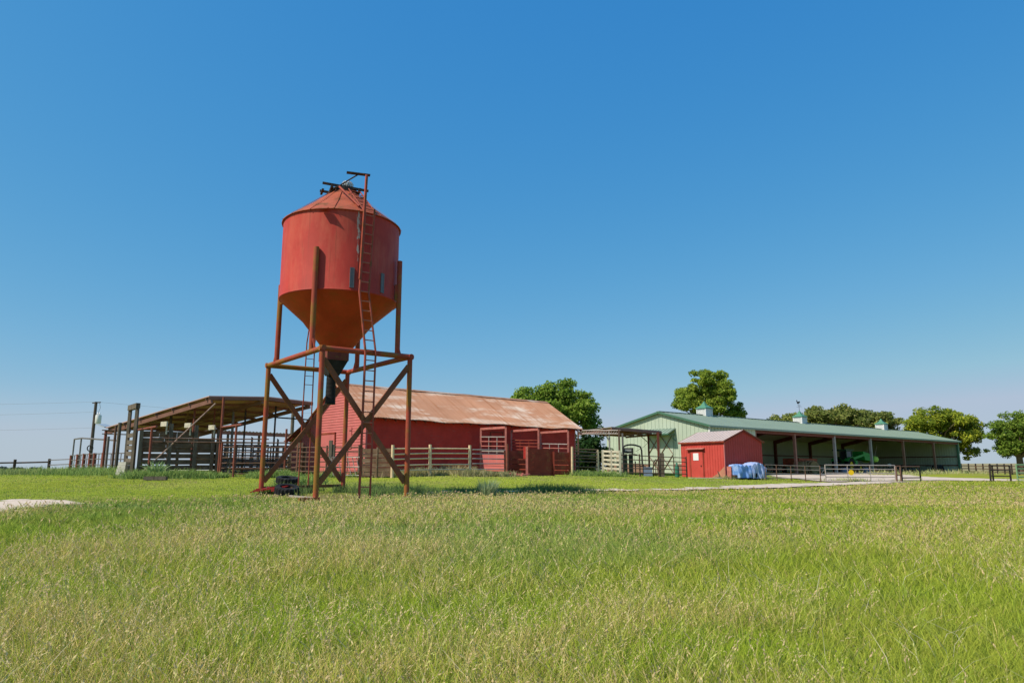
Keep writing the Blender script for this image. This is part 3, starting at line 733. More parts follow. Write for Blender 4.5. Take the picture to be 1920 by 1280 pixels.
# ------------------------------------------------------------------ red barn
def red_barn():
    N = Vector((-7.3, 35.3, 0)); Fa = Vector((4.3, 45.9, 0)); d = (Fa - N); L = d.length; rz = math.atan2(d.y, d.x)
    t = thing('red_barn', 'long red wooden barn with a rusty tin roof behind the feed bin', 'barn', (N.x, N.y, 1.30), rz)
    ze, zr, zl, W, k = 2.92, 4.75, 1.95, 8.6, 3.0        # local heights above 1.30
    in_ = .18                                            # wall set in under the eave
    zmid = ze; ymid = 2 * k
    def rake_z(y): return ze + (zr - ze) * y / k if y < k else (zr - (zr - ze) * (y - k) / k if y < ymid else ze + (zl - ze) * (y - ymid) / (W - ymid))
    # gable walls: lapped boards
    def lap_gable(x, s):
        m = MB(); h = .14; z = -.15
        while z < zr - .12:
            z1 = min(z + h, zr - .1)
            ylo = in_ if z1 < rake_z(in_) - .06 else k * (z1 + .08 - ze) / (zr - ze)
            if z1 < zl - .08: yhi = W - .2
            elif z1 < ze: yhi = ymid + (W - ymid) * (ze - z1 - .08) / (ze - zl)
            else: yhi = 2 * k - k * (z1 + .08 - ze) / (zr - ze)
            if yhi - ylo > .1:
                m.add([(x - s * .022, ylo, z), (x - s * .022, yhi, z), (x, yhi, z1), (x, ylo, z1), (x + s * .05, ylo, z), (x + s * .05, yhi, z), (x + s * .05, yhi, z1), (x + s * .05, ylo, z1)],
                      [(0, 1, 2, 3), (4, 7, 6, 5), (0, 3, 7, 4), (1, 5, 6, 2), (0, 4, 5, 1), (3, 2, 6, 7)])
            z += h
        return m
    g = lap_gable(.22, 1).build('gable_wall', m_barnfade, t)
    lap_gable(L - .22, -1).build('gable_wall', m_barnred, t)
    sw = MB(); z = -.15
    while z < ze - .02:
        z1 = min(z + .155, ze)
        sw.add([(.24, in_ - .018, z), (L - .24, in_ - .018, z), (L - .24, in_, z1), (.24, in_, z1), (.24, in_ + .06, z), (L - .24, in_ + .06, z), (L - .24, in_ + .06, z1), (.24, in_ + .06, z1)],
               [(0, 1, 2, 3), (4, 7, 6, 5), (0, 4, 5, 1), (0, 3, 7, 4), (1, 5, 6, 2)])
        z += .155
    sw.build('side_wall', m_barnred, t)
    MB().box(.3, L - .3, W - .28, W - .2, -.15, zl - .06).build('side_wall', m_barnred, t)
    for x in (.17, L - .26): MB().box(x, x + .09, in_ - .035, in_ + .06, -.15, ze - .05).build('corner_trim', m_barnfade, t)
    # corrugated roof: real ripples along the ridge
    def ripple(y0, z0, y1, z1):
        m = MB(); nx = int(L / .045); th = .03
        for i in range(nx + 1):
            x = -.12 + (L + .24) * i / nx; o = .011 if i % 2 else -.011
            wob = .03 * math.sin(x * .9) + .02 * math.sin(x * 2.3)
            for (y, z, w) in ((y0, z0, wob), (y1, z1, wob * .4)): m.v += [(x, y, z + o + w), (x, y, z + o + w - th)]
        for i in range(nx):
            a = 4 * i; b = a + 4
            m.f += [(a, b, b + 2, a + 2), (a + 1, a + 3, b + 3, b + 1), (a, a + 1, b + 1, b), (a + 2, b + 2, b + 3, a + 3)]
        m.f += [(0, 2, 3, 1), (4 * nx, 4 * nx + 1, 4 * nx + 3, 4 * nx + 2)]
        return m
    ov = .22; sl = (zr - ze) / k
    r = ripple(-ov, ze - ov * sl + .06, k, zr + .06).build('roof', m_barnroof, t, True)
    ripple(k, zr + .06, ymid, ze + .06).build('roof', m_barnroof, t, True)
    ripple(ymid, ze + .06, W + .2, zl - .02).build('roof', m_barnroof, t, True)
    MB().add([(-.13, k - .16, zr), (L + .13, k - .16, zr), (L + .13, k, zr + .10), (-.13, k, zr + .10), (L + .13, k + .16, zr), (-.13, k + .16, zr)], [(0, 1, 2, 3), (3, 2, 4, 5)]).build('ridge_cap', m_barnroof, r)
    for x in (.0, L):
        rk = MB()
        for (y0, z0, y1, z1) in ((-ov, ze - ov * sl, k, zr), (k, zr, ymid, ze), (ymid, ze, W + .2, zl - .08)):
            rk.bar((x, y0, z0 - .04), (x, y1, z1 - .04), .05, .15, (0, 0, 1))
        rk.build('barge_board', m_redboard, t)
    ra = MB(); x = .5
    while x < L: ra.bar((x, -.17, ze - .17), (x, .3, ze + .10), .05, .11); x += .62
    ra.build('rafter_tail', m_redboard, t)
    # shuttered hatch on the long side, doorway and small hatch on the gable
    hx = 8.4; ht = MB(); ht.box(hx, hx + .85, in_ - .05, in_ - .02, 1.35, 2.35); ho = ht.build('hatch', m_barnred, t)
    hf = MB(); hf.box(hx - .06, hx, in_ - .06, in_ - .015, 1.3, 2.4); hf.box(hx + .85, hx + .91, in_ - .06, in_ - .015, 1.3, 2.4); hf.box(hx - .06, hx + .91, in_ - .065, in_ - .015, 2.4, 2.45); hf.box(hx - .06, hx + .91, in_ - .06, in_ - .015, 1.25, 1.3); hf.build('hatch_frame', m_redboard, ho)
    dr = MB(); dr.box(.165, .195, 3.3, 4.8, -.1, 2.15); do = dr.build('door', m_barnfade, t)
    df = MB(); df.box(.15, .20, 3.2, 3.3, -.1, 2.25); df.box(.15, .20, 3.2, 4.9, 2.15, 2.25); df.box(.15, .20, 4.8, 4.9, -.1, 2.15); df.build('door_frame', m_redboard, do)
    hd = MB(); hd.box(.17, .196, 1.55, 2.3, 1.35, 2.45); hh = hd.build('hatch', m_barnfade, t)
    for z_ in (2.25, 1.48): MB().box(.155, .185, 1.56, 1.75, z_, z_ + .04).build('hinge', m_dark, hh)
    pv = MB(); pv.box(2.55, 2.75, .10, .16, .75, 1.35); pv.build('vent_panel', m_white, t)
    # rubble footing
    ft = MB()
    for i in range(26):
        y = .1 + i * .33; ft.obox((.06, y, -.05), (.10, 0, 0), (0, .13 + rnd.random() * .05, 0), (0, 0, .08 + rnd.random() * .05))
    ft.build('footing', m_rocky, t)
    return t, N, d.normalized()
barn, BN, BD = red_barn()
def barn_pt(x, y): # local to world (ground)
    w = Vector((-BD.y, BD.x, 0)); p = BN + BD * x + w * y
    return Vector((p.x, p.y, gz(p.x, p.y)))

# ------------------------------------------------------------------ fences
def fence(name, label, cat, pts, rails, post_h, m_post, m_rail, pr=.06, rr=.03, kind='tube', posts=None, group=None, boards=None, round_post=True, stay=None, post_top=None):
    """pts: ground points along the line; rails: heights; posts: extra post parameters (indices)"""
    pts = [Vector(p) for p in pts]
    t = thing(name, label, cat, pts[0], 0, group)
    for i, p in enumerate(pts):
        if posts is not None and i not in posts: continue
        h = post_h if not callable(post_h) else post_h(i)
        m = MB(t)
        tilt = Vector((rnd.uniform(-.02, .02), rnd.uniform(-.02, .02), 0))
        if round_post: m.tube(p - Vector((0, 0, .15)), p + Vector((0, 0, h)) + tilt, pr, pr * .94, 12)
        else: m.obox(p + Vector((0, 0, h / 2 - .05)), (pr, 0, 0), (0, pr, 0), tilt * .5 + Vector((0, 0, h / 2 + .05)))
        m.build('post', m_post, t, round_post)
    for r in rails:
        m = MB(t)
        for a, b in zip(pts, pts[1:]):
            j = lambda: Vector((0, 0, rnd.uniform(-.015, .015)))
            p, q = a + Vector((0, 0, r)) + j(), b + Vector((0, 0, r)) + j()
            if kind == 'tube': m.tube(p, q, rr, n=8)
            else: m.bar(p, q, .035, rr * 2)
        m.build('rail', m_rail, t, kind == 'tube')
    if stay:
        for s in stay:
            m = MB(t); i = int(s); p = pts[i] + (pts[min(i + 1, len(pts) - 1)] - pts[i]) * (s - i)
            m.tube(p + Vector((0, 0, rails[0])), p + Vector((0, 0, rails[-1])), rr * .85, n=8); m.build('upright', m_rail, t, True)
    return t
def gate(name, label, p, q, z0, z1, nrail, ups, r, mat, brace=False, cat='gate', group=None, panel=None):
    p, q = Vector(p), Vector(q)
    t = thing(name, label, cat, p, 0, group); m = MB(t); U = lambda v, z: Vector((v.x, v.y, v.z + z))
    for e in (p, q): m.tube(U(e, z0), U(e, z1), r, n=10)
    for z in (z0, z1): m.tube(U(p, z), U(q, z), r, n=10)
    m.build('frame', mat, t, True)
    for k in range(1, nrail - 1):
        z = z0 + (z1 - z0) * k / (nrail - 1)
        MB(t).tube(U(p, z), U(q, z), r * .75, n=8).build('rail', mat, t, True)
    for u in ups:
        e = p + (q - p) * u
        MB(t).tube(U(e, z0), U(e, z1), r * .75, n=8).build('upright', mat, t, True)
    if brace: MB(t).tube(U(p, z0), U(q, z1), r * .7, n=8).build('brace', mat, t, True)
    return t
# tan rail fence before the barn
fence('rail_fence', 'tan wooden rail fence of round posts and five rails before the red barn', 'fence',
      [G(735, 33.4), G(806, 34.7), G(881, 36.0)], [.30, .55, .83, 1.08, 1.32], 1.50, m_fencewood, m_fencewood, .075, .032)
fence('rail_fence', 'short run of rail fence from the tan fence to the first pink frame', 'fence',
      [G(886, 36.2), G(947, 37.5)], [.32, .6, .85, 1.08, 1.3], 1.3, m_redpipe, m_palepipe, .05, .026, posts=[1])
fence('plank_fence', 'dark brown solid plank fence in the shade at the barn corner', 'fence',
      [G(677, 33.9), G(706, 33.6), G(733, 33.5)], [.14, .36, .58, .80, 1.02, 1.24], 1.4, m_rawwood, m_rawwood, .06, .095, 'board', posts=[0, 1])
fence('pipe_fence', 'rusty pipe corral fence across the faded barn gable', 'fence',
      [G(556, 36.2), G(611, 35.3), G(672, 34.3)], [.25, .48, .72, .95, 1.18, 1.42], 1.5, m_brownpipe, m_brownpipe, .05, .028, stay=[.3, .7, 1.25, 1.65])
g = G(617, 35.0)
tag(MB().bar(g, g + Vector((.02, 0, 1.75)), .16, .16, (0, 1, 0)).bar(g + Vector((.2, 0, 0)), g + Vector((.16, .02, 1.55)), .10, .12, (0, 1, 0)).build('gate_post', m_greywood, loc=g), 'pair of split grey timber posts in front of the faded barn gable', 'post')
# a snarl of hay ring bars leaning at the barn corner
g = G(655, 33.9); hr = MB()
for i in range(11):
    a = i / 11 * math.pi * 1.1; p = g + Vector((math.cos(a) * .75, math.sin(a) * .35, 0)); hr.tube(p + Vector((0, 0, .1)), p + Vector((-.22, .05, .95)), .018, n=6)
for z, s in ((.1, 0), (.5, -.1), (.95, -.22)): hr.path([g + Vector((math.cos(i / 10 * math.pi * 1.1) * .75 + s, math.sin(i / 10 * math.pi * 1.1) * .35, z)) for i in range(11)], .02, 6)
tag(hr.build('hay_ring', m_palepipe, loc=g, smooth=True), 'pale slanted bar hay feeder ring at the near barn corner', 'hay feeder')

# overhead gate frames by the barn
def overhead(label, pxl, Yl, pxr, Yr, ptop_l, ptop_r, mat, infill):
    p, q = G(pxl, Yl), G(pxr, Yr); zl, zr_ = at(pxl, ptop_l, Yl).z, at(pxr, ptop_r, Yr).z
    t = thing('overhead_frame', label, 'gate frame', p, 0, 'overhead gate frames by the red barn'); A = lambda v, z: Vector((v.x, v.y, z))
    for v, z in ((p, zl), (q, zr_)): MB(t).bar(A(v, v.z - .1), A(v, z), .10, .10, (0, 1, 0)).build('post', mat, t)
    MB(t).bar(A(p, zl), A(q, zr_), .10, .12).build('top_bar', mat, t)
    for k, (fz, m_, w) in enumerate(infill):
        z0 = p.z + fz; z1 = q.z + fz
        if w == 0: MB(t).tube(A(p, z0), A(q, z1), .028, n=8).build('rail', m_, t, True)
        else: MB(t).bar(A(p, z0), A(q, z1), .04, w).build('panel_board', m_, t)
    for u in (.33, .66):
        v = p + (q - p) * u; zt = v.z + max(f for f, _, _ in infill)
        MB(t).tube(A(v, v.z + .5), A(v, zt), .022, n=8).build('upright', infill[0][1], t, True)
    return t
pk = m_pinkpipe
overhead('pink painted overhead gate frame with faded red lower boards, leftmost of three', 901, 39.8, 948, 38.5, 804, 801, pk, [(2.0, m_palepipe, 0), (1.75, pk, 0), (1.5, pk, 0), (1.22, m_palepipe, 0), (.95, m_barnfade, .22), (.62, m_barnfade, .34), (.3, m_barnfade, .26)])
overhead('thin overhead gate frame with dark red bars, middle of three', 959, 41.8, 1010, 40.4, 808, 804.5, pk, [(1.9, m_redboard, 0), (1.72, m_redboard, 0), (1.54, m_redboard, 0), (1.36, m_redboard, 0), (1.1, m_redboard, .2), (.85, m_redboard, .2), (.55, m_redboard, .28), (.2, m_redboard, .28)])
overhead('thick pink overhead gate frame, rightmost of three', 1014, 43.2, 1066, 41.8, 811, 807.5, pk, [(1.75, m_palepipe, 0), (1.5, pk, 0), (1.25, m_palepipe, 0), (1.0, m_palepipe, 0), (.75, m_redboard, .2), (.45, m_redboard, .3), (.12, m_redboard, .28)])
def chute():
    p, q = G(989, 37.8), G(1038, 38.8)
    t = thing('sorting_panel', 'solid dark red board sorting panel with its sunlit left face coloured as a bright red post', 'panel', p)
    U = lambda v, z: Vector((v.x, v.y, v.z + z))
    for k in range(6): MB(t).bar(U(p, .14 + k * .235), U(q, .14 + k * .235), .045, .225 - .02 * (k % 2)).build('board', m_redboard, t)
    MB(t).bar(U(p, -.1) + Vector((-.03, -.09, 0)), U(p, 1.52) + Vector((-.03, -.09, 0)), .12, .12, (0, 1, 0)).build('post', m_pinkpipe, t)  # paler post colour stands for sunlight on the panel's left face
    MB(t).bar(U(q, -.1) + Vector((0, -.09, 0)), U(q, 1.3) + Vector((0, -.09, 0)), .10, .10, (0, 1, 0)).build('post', m_redboard, t)
    MB(t).obox(U(p, 1.2) + Vector((-.14, .1, 0)), (.07, 0, 0), (0, .16, 0), (0, 0, .30)).build('red_block', M('bright_red_paint', (.5, .05, .04), .6, .1, 3), t)
chute()
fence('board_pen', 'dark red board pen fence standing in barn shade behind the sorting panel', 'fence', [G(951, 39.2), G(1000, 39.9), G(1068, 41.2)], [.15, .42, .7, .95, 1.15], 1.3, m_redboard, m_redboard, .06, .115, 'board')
g = G(951, 37.3)
tag(MB().tube(g - Vector((0, 0, .1)), g + Vector((0, 0, 1.62)), .075, .07, 12).build('gate_post', m_redpipe, loc=g, smooth=True), 'lone rust brown pipe post between the first two overhead frames', 'post')
g = G(935, 36.3); ch = MB()
for i in range(7): ch.bar(g + Vector((-.55 + i * .28, .2 * (i % 3), .04)), g + Vector((-.25 + i * .3, .5 - .2 * (i % 2), .10 + .04 * (i % 2))), .14, .06)
tag(ch.build('plank_pile', m_barnfade, loc=g), 'low heap of faded red planks at the foot of the frames', 'planks')

# fence right of the barn and handling yard under the tin canopy
fence('rail_fence', 'weathered six rail wooden fence between the barn corner and the canopy', 'fence', [G(1073, 41.0), G(1122, 42.0)],
      [.22, .50, .78, .96, 1.14, 1.32, 1.5], lambda i: 1.62 if i == 0 else 1.5, m_fencewood, m_rawwood, .07, .032)
fence('pen_fence', 'thin pale rails of a pen seen deep behind the wooden fence', 'fence', [G(1078, 52), G(1120, 53), G(1165, 54)], [.4, .8, 1.2, 1.5], 1.6, m_palepipe, m_greypipe, .05, .03, 'tube')
def plank_gate(label, px0, px1, Y0, Y1, mat, hgt=1.45, n=6):
    p, q = G(px0, Y0), G(px1, Y1); t = thing('plank_gate', label, 'gate', p); U = lambda v, z: Vector((v.x, v.y, v.z + z))
    for k in range(n): MB(t).bar(U(p, .18 + k * (hgt - .2) / (n - 1)), U(q, .18 + k * (hgt - .2) / (n - 1)), .035, .12).build('rail', mat, t)
    for e, w in ((p, .14), (q, .12), ((p + q) / 2, .09)): MB(t).bar(U(e, -.05) + Vector((0, -.05, 0)), U(e, hgt + .06) + Vector((0, -.05, 0)), w, .05, (0, 1, 0)).build('stile', mat, t)
    return t
plank_gate('pale timber gate of short rails beside the black squeeze chute', 1131, 1163, 43.4, 42.2, m_palewood)
for a, lb in (((1147, 43.2, .30, 1.35), 'tan plywood board behind the pale timber gate, left one'), ((1161, 43.4, .28, 1.4), 'tan plywood board against the grey green canopy post')):
    g = G(a[0], a[1]); tag(MB().box(g.x - a[2] / 2, g.x + a[2] / 2, g.y, g.y + .03, g.z, g.z + a[3]).bar(g + Vector((-a[2] / 2, -.02, .7)), g + Vector((a[2] / 2, -.02, .7)), .03, .08).build('plywood_board', M('plywood', (.52, .42, .26), .8, .15, 4), loc=g), lb, 'board')
pr = fence('pipe_fence', 'five rail rusty pipe fence from the squeeze chute to the red shed', 'fence', [G(1163, 42.8), G(1200, 44.2), G(1239, 45.6), G(1288, 47.6)],
      [.22, .48, .74, 1.0, 1.26], 1.36, m_brownpipe, m_brownpipe, .045, .026, posts=[1, 3], stay=[2.5])
def canopy():
    nh, fh = at(1146, 799.5, 48), at(1240, 808, 53.2); fh.z = nh.z
    nl = at(1085, 808, 55); fl = nl + fh - nh
    t = thing('tin_canopy', 'low rusty tin canopy on posts between the red and green barns', 'canopy', G(1200, 49))
    MB(t).slab([nl, nh, fh, fl], .05).build('roof_sheet', [m_tintop], t)
    un = MB(t)
    dz = Vector((0, 0, -.14)); 
    for k in range(5):
        a, b = nl + (nh - nl) * k / 4, fl + (fh - fl) * k / 4; un.bar(a + dz, b + dz, .07, .16)
    un.build('purlin', m_brownsteel, t)
    rf = MB(t)
    for k in range(3):
        a, b = nl + (fl - nl) * k / 2, nh + (fh - nh) * k / 2; rf.bar(a + dz * 1.7, b + dz * 1.7, .07, .14)
    rf.build('rafter', m_brownsteel, t)
    # lattice truss along the front
    p, q = at(1088, 806.5, 46.8), at(1163, 806.5, 45.6); p2, q2 = at(1088, 813, 46.8), at(1163, 813, 45.6)
    tr = MB(t); tr.tube(p, q, .035); tr.tube(p2, q2, .035)
    for k in range(16):
        a = p2 + (q2 - p2) * k / 16; b = p + (q - p) * (k + 1) / 16; tr.tube(a, b, .016, n=6)
    tr.build('truss', m_palepipe, t, True)
    MB(t).bar(at(1131, 808, 46.2), at(1144, 829, 46.2), .07, .07).build('knee_brace', m_palepipe, t)
    for px, Y, py, m_, w in ((1162.5, 45.5, 805, m_brownpipe, .10), (1144, 46.2, 806, m_palepipe, .08), (1236.5, 50.5, 810, m_redsteel, .15), (1169, 47, 812, m_greypipe, .10), (1218, 53.8, 814, m_redsteel, .12), (1085, 50, 806, m_brownpipe, .1)):
        b = G(px, Y); z = at(px, py, Y).z
        MB(t).bar(b - Vector((0, 0, .1)), Vector((b.x, b.y, z)), w, w, (0, 1, 0)).build('post', m_, t)
    MB(t).path([at(1219, 826, 53.5), at(1206, 838, 51), at(1192, 846, 49)], .012, 5).build('cable', m_black, t)
canopy()
g = G(1242, 46.0)
tag(MB().bar(g - Vector((0, 0, .1)), g + Vector((0, 0, 1.5)), .26, .24, (0, 1, 0)).build('timber_post', m_greywood, loc=g), 'thick grey squared timber post in the pipe fence by the canopy', 'post')
def squeeze():
    b = G(1178, 46.6); t = thing('squeeze_chute', 'black steel cattle squeeze chute with a curved overhead pipe', 'squeeze chute', b); X = lambda x, y, z: Vector((b.x + x, b.y + y, b.z + z))
    m = MB(t)
    m.bar(X(-.28, 0, .02), X(-.28, 0, 1.75), .07, .08, (0, 1, 0)); m.bar(X(.30, 0, .02), X(.30, 0, 1.75), .07, .08, (0, 1, 0))
    m.build('upright', m_black, t)
    for x0, x1 in ((-.24, -.04), (.06, .26)):
        MB(t).box(b.x + x0, b.x + x1, b.y - .03, b.y + .03, b.z + .05, b.z + 1.36).build('side_panel', M('black_green_paint', (.012, .022, .016), .5, .2, 4), t)
    hb = MB(t).box(b.x - .30, b.x + .36, b.y - .14, b.y + .05, b.z + 1.40, b.z + 1.74).build('head_box', m_black, t)
    MB(t).box(b.x - .20, b.x + .22, b.y - .155, b.y - .142, b.z + 1.52, b.z + 1.66).build('name_plate', m_greysteel, hb)
    m = MB(t); pts = [X(-.28, .05, 1.72)] + [X(-.05 + .5 * (1 - math.cos(a)) * 1.0 - .2, .05, 1.78 + .17 * math.sin(a)) for a in [i / 6 * math.pi / 1.4 for i in range(7)]] + [X(.84, .05, 1.82), X(.92, .05, 1.6), X(.94, .05, .75), X(1.0, .05, .6)]
    m.path(pts, .055, 8); m.build('arch_pipe', m_black, t, True)
    m = MB(t); m.bar(X(.3, .1, .62), X(1.15, .1, .55), .3, .06); m.tube(X(.5, .1, 0), X(.5, .1, .9), .035); m.tube(X(1.0, .1, 0), X(1.0, .1, .6), .035); m.build('tail_frame', m_black, t)
    m = MB(t); m.tube(X(.3, -.1, 1.35), X(.55, -.35, 1.30), .03); m.build('lever', m_black, t)
squeeze()
g = G(1215.5, 45.6)
tag(MB().box(g.x - .27, g.x + .27, g.y, g.y + .05, g.z + .02, g.z + .56).bar(g + Vector((-.27, -.01, .55)), g + Vector((.27, -.01, .55)), .05, .05).build('blue_panel', m_blue, loc=g), 'flat faded blue sheet leaning inside the pipe fence', 'panel')
def headgate():
    b = G(1231, 45.9); t = thing('head_gate', 'small dark iron head gate frame beside the thick timber post', 'head gate', b); X = lambda x, z: Vector((b.x + x, b.y - .05, b.z + z))
    MB(t).path([X(-.2, 0), X(-.18, .9), X(-.02, 1.08), X(.08, 1.02)], .03).path([X(.16, 0), X(.17, 1.25)], .04).build('frame', m_dark, t, True)
    for x in (-.08, .03): MB(t).path([X(x - .03, .05), X(x + .04, .5), X(x - .02, .95)], .025).build('neck_bar', m_redsteel, t, True)
headgate()
g = G(1270, 47.3); cy = thing('gas_cylinder', 'green gas cylinder standing behind the pipe fence by the red shed', 'gas cylinder', g)
MB(cy).lathe(g, [(0, .0), (.13, .0), (.14, .05), (.14, .62), (.11, .76), (.05, .84), (.04, .85)], 20).build('body', m_cyl, cy, True)
MB(cy).lathe(g, [(.05, .84), (.05, .94), (0, .95)], 12).build('valve', m_cyl, cy, True)

# ------------------------------------------------------------------ green machinery barn
def green_barn():
    A, B = Vector((16.31, 58.92, 0)), Vector((57.77, 92.63, 0)); d = B - A; L = d.length; rz = math.atan2(d.y, d.x)
    z0 = 1.15; t = thing('green_barn', 'long pale green metal machinery barn with open front and green roof', 'barn', (A.x, A.y, z0), rz)
    ze, zr, k, W = 4.05, 5.42, 5.1, 11.6
    def gab(x, s, ribs=True):
        m = MB(); pts = [(x, .0, -.1), (x, .0, ze), (x, k, zr), (x, W, ze - .05), (x, W, -.1)]
        m.slab(pts, .06, (s, 0, 0))
        y = .25
        while y < W - .1:
            zt = ze + (zr - ze) * y / k if y < k else zr - (zr - ze) * (y - k) / (W - k)
            if ribs: m.box(x - .03 * s if s > 0 else x, x if s > 0 else x + .03, y - .03, y + .03, .95, zt - .05)
            y += .42
        return m
    g = gab(0, 1).build('gable_wall', m_greenwall, t)
    gm = gab(L, -1, False)
    y = .2
    while y < W: 
        zt = ze + (zr - ze) * y / k if y < k else zr - (zr - ze) * (y - k) / (W - k)
        gm.box(L - .09, L - .06, y - .03, y + .03, .2, zt - .1); y += .3
    gm.build('gable_wall', m_greenwall, t)
    bw = MB(); bw.box(.06, L - .06, W - .06, W, -.1, ze - .1); x = .3
    while x < L: bw.box(x - .025, x + .025, W - .09, W - .06, .05, ze - .2); x += .3
    bw.build('back_wall', m_greenwall, t)
    fw = MB(); fw.box(.06, 6.7, 0, .05, -.1, ze - .08); x = .3
    while x < 6.6: fw.box(x - .03, x + .03, -.028, 0, .1, ze - .1); x += .42
    fw.build('front_wall', m_greenwall, t)
    MB().box(-.05, .0, .3, W, -.1, .92).build('wainscot', m_wains, t)
    tr = MB(); tr.box(-.05, .03, -.06, .10, -.1, ze - .02); tr.build('corner_trim', m_white, t)
    # roof slopes with standing ribs
    ov = .22; sl = (zr - ze) / k; sl2 = (zr - ze + .05) / (W - k)
    r1 = MB(); r1.slab([(-.28, -ov, ze - ov * sl + .06), (L + .28, -ov, ze - ov * sl + .06), (L + .28, k, zr + .06), (-.28, k, zr + .06)], .05)
    x = -.1
    while x < L + .2: r1.bar((x, -ov, ze - ov * sl + .07), (x, k, zr + .07), .04, .04); x += .6
    r1 = r1.build('roof', m_greenroof, t)
    r2 = MB().slab([(-.28, k, zr + .06), (L + .28, k, zr + .06), (L + .28, W + ov, ze - .05 - ov * sl2 + .06), (-.28, W + ov, ze - .05 - ov * sl2 + .06)], .05).build('roof', m_greenroof, t)
    MB().bar((-.29, k, zr + .09), (L + .29, k, zr + .09), .34, .04).build('ridge_cap', m_greenroof, r1)
    for x in (-.295, L + .295):
        tm = MB(); tm.bar((x, -ov - .01, ze - ov * sl), (x, k, zr + .0), .03, .17); tm.bar((x, k, zr), (x, W + ov, ze - ov * sl2 - .05), .03, .17)
        tm.build('rake_trim', m_greentrim, t)
    MB().box(-.3, L + .3, -ov - .03, -ov, ze - ov * sl - .10, ze - ov * sl + .065).build('eave_trim', m_greenroof, t)
    MB().slab([(.1, .1, ze - .13), (L - .1, .1, ze - .13), (L - .1, k, zr - .11), (.1, k, zr - .11)], .03).slab([(.1, k, zr - .11), (L - .1, k, zr - .11), (L - .1, W - .1, ze - .17), (.1, W - .1, ze - .17)], .03).build('insulation', m_insul, t)
    # steel frames
    px_posts = [6.78, 13.4, 21.0, 28.9, 37.0, 45.6, L - .12]
    for i, x in enumerate(px_posts):
        mt = [m_brownsteel, m_brownsteel, m_greysteel, m_greysteel, m_brownsteel, m_brownsteel, m_greentrim][i]
        w = .12 if i < 6 else .16
        MB().box(x - w, x + w, .02, .24, -.15, ze - .28).build('column', mt, t)
        if i < 6:
            MB().box(x - .11, x + .11, W - .4, W - .08, -.15, ze - .3).build('column', m_redsteel, t)
            f = MB(); f.bar((x, .1, ze - .38), (x, k, zr - .38), .18, .42); f.bar((x, k, zr - .38), (x, W - .1, ze - .42), .18, .42); f.build('rafter', m_redsteel, t)
    MB().box(6.7, L, .03, .18, ze - .42, ze - .2).build('header', m_redsteel, t)
    gi = MB()
    for z in (1.0, 2.1): gi.box(.1, L - .1, W - .16, W - .095, z - .06, z + .06); gi.box(L - .17, L - .10, .2, W - .2, z - .06, z + .06)
    gi.build('girt', m_redsteel, t)
    pu = MB()
    for y, zz in ((1.8, ze + 1.8 * sl), (3.4, ze + 3.4 * sl), (7.0, zr - (7.0 - k) * sl2), (8.8, zr - (8.8 - k) * sl2)): pu.box(.2, L - .2, y - .05, y + .05, zz - .34, zz - .15)
    pu.build('purlin', m_redsteel, t)
    MB().box(6.7, L - .1, .2, W - .1, -.1, .02).build('dirt_floor', M('dirt_floor', (.55, .47, .38), .95, .2, 2), t)
    # cupolas
    def cupola(x):
        c = MB(); h0, h1, w = -.40, .66, .47
        c.box(x - w, x + w, k - w, k + w, zr + h0, zr + h1)
        for i in range(6):
            z = zr + .10 + i * .085
            c.box(x - w + .12, x + w - .12, k - w - .02, k - w, z, z + .04); c.box(x - w - .02, x - w, k - w + .12, k + w - .12, z, z + .04)
        for sx in (-1, 1):
            for sy in (-1, 1): c.box(x + sx * w - .06, x + sx * w + .06, k + sy * w - .06, k + sy * w + .06, zr + h0, zr + h1 - .01)
        c = c.build('cupola', m_white, t)
        e = w + .12; q = [(x - e, k - e), (x + e, k - e), (x + e, k + e), (x - e, k + e)]; i_ = .24
        q2 = [(x - i_, k - i_), (x + i_, k - i_), (x + i_, k + i_), (x - i_, k + i_)]
        m = MB(); vs = [(*p, zr + h1) for p in q] + [(*p, zr + h1 + .07) for p in q] + [(*p, zr + h1 + .32) for p in q2] + [(x, k, zr + h1 + .74)]
        fs = [(3, 2, 1, 0)] + [(a + i, a + (i + 1) % 4, a + 4 + (i + 1) % 4, a + 4 + i) for a in (0, 4) for i in range(4)] + [(8 + i, 8 + (i + 1) % 4, 12) for i in range(4)]
        m.add(vs, fs).build('cupola_roof', m_cupgreen, c)
        return c, zr + h1 + .74
    def tpx(px):
        b = (px - 960) / F / cp * .985
        # x along ridge whose bearing matches
        u = d.normalized(); v = Vector((-u.y, u.x, 0)); P = A + v * k
        return (b * P.y - P.x) / (u.x - b * u.y)
    for i, px in enumerate((1320, 1497.5, 1648.5)):
        x = tpx(px); c, zt = cupola(x)
        if i == 1:
            m = MB(); m.tube((x, k, zt - .05), (x, k, zt + .95), .02); m.tube((x - .35, k, zt + .55), (x + .4, k, zt + .55), .015)
            m.tube((x, k - .3, zt + .40), (x, k + .3, zt + .40), .012)
            m.obox((x - .15, k, zt + .85), (.22, 0, .05), (0, .012, 0), (-.02, 0, .10)); m.obox((x - .38, k, zt + 1.0), (.06, 0, .05), (0, .012, 0), (-.05, 0, .1)); m.obox((x + .14, k, zt + .92), (.08, 0, .06), (0, .012, 0), (-.03, 0, .06))
            m.build('weather_vane', m_dark, c)
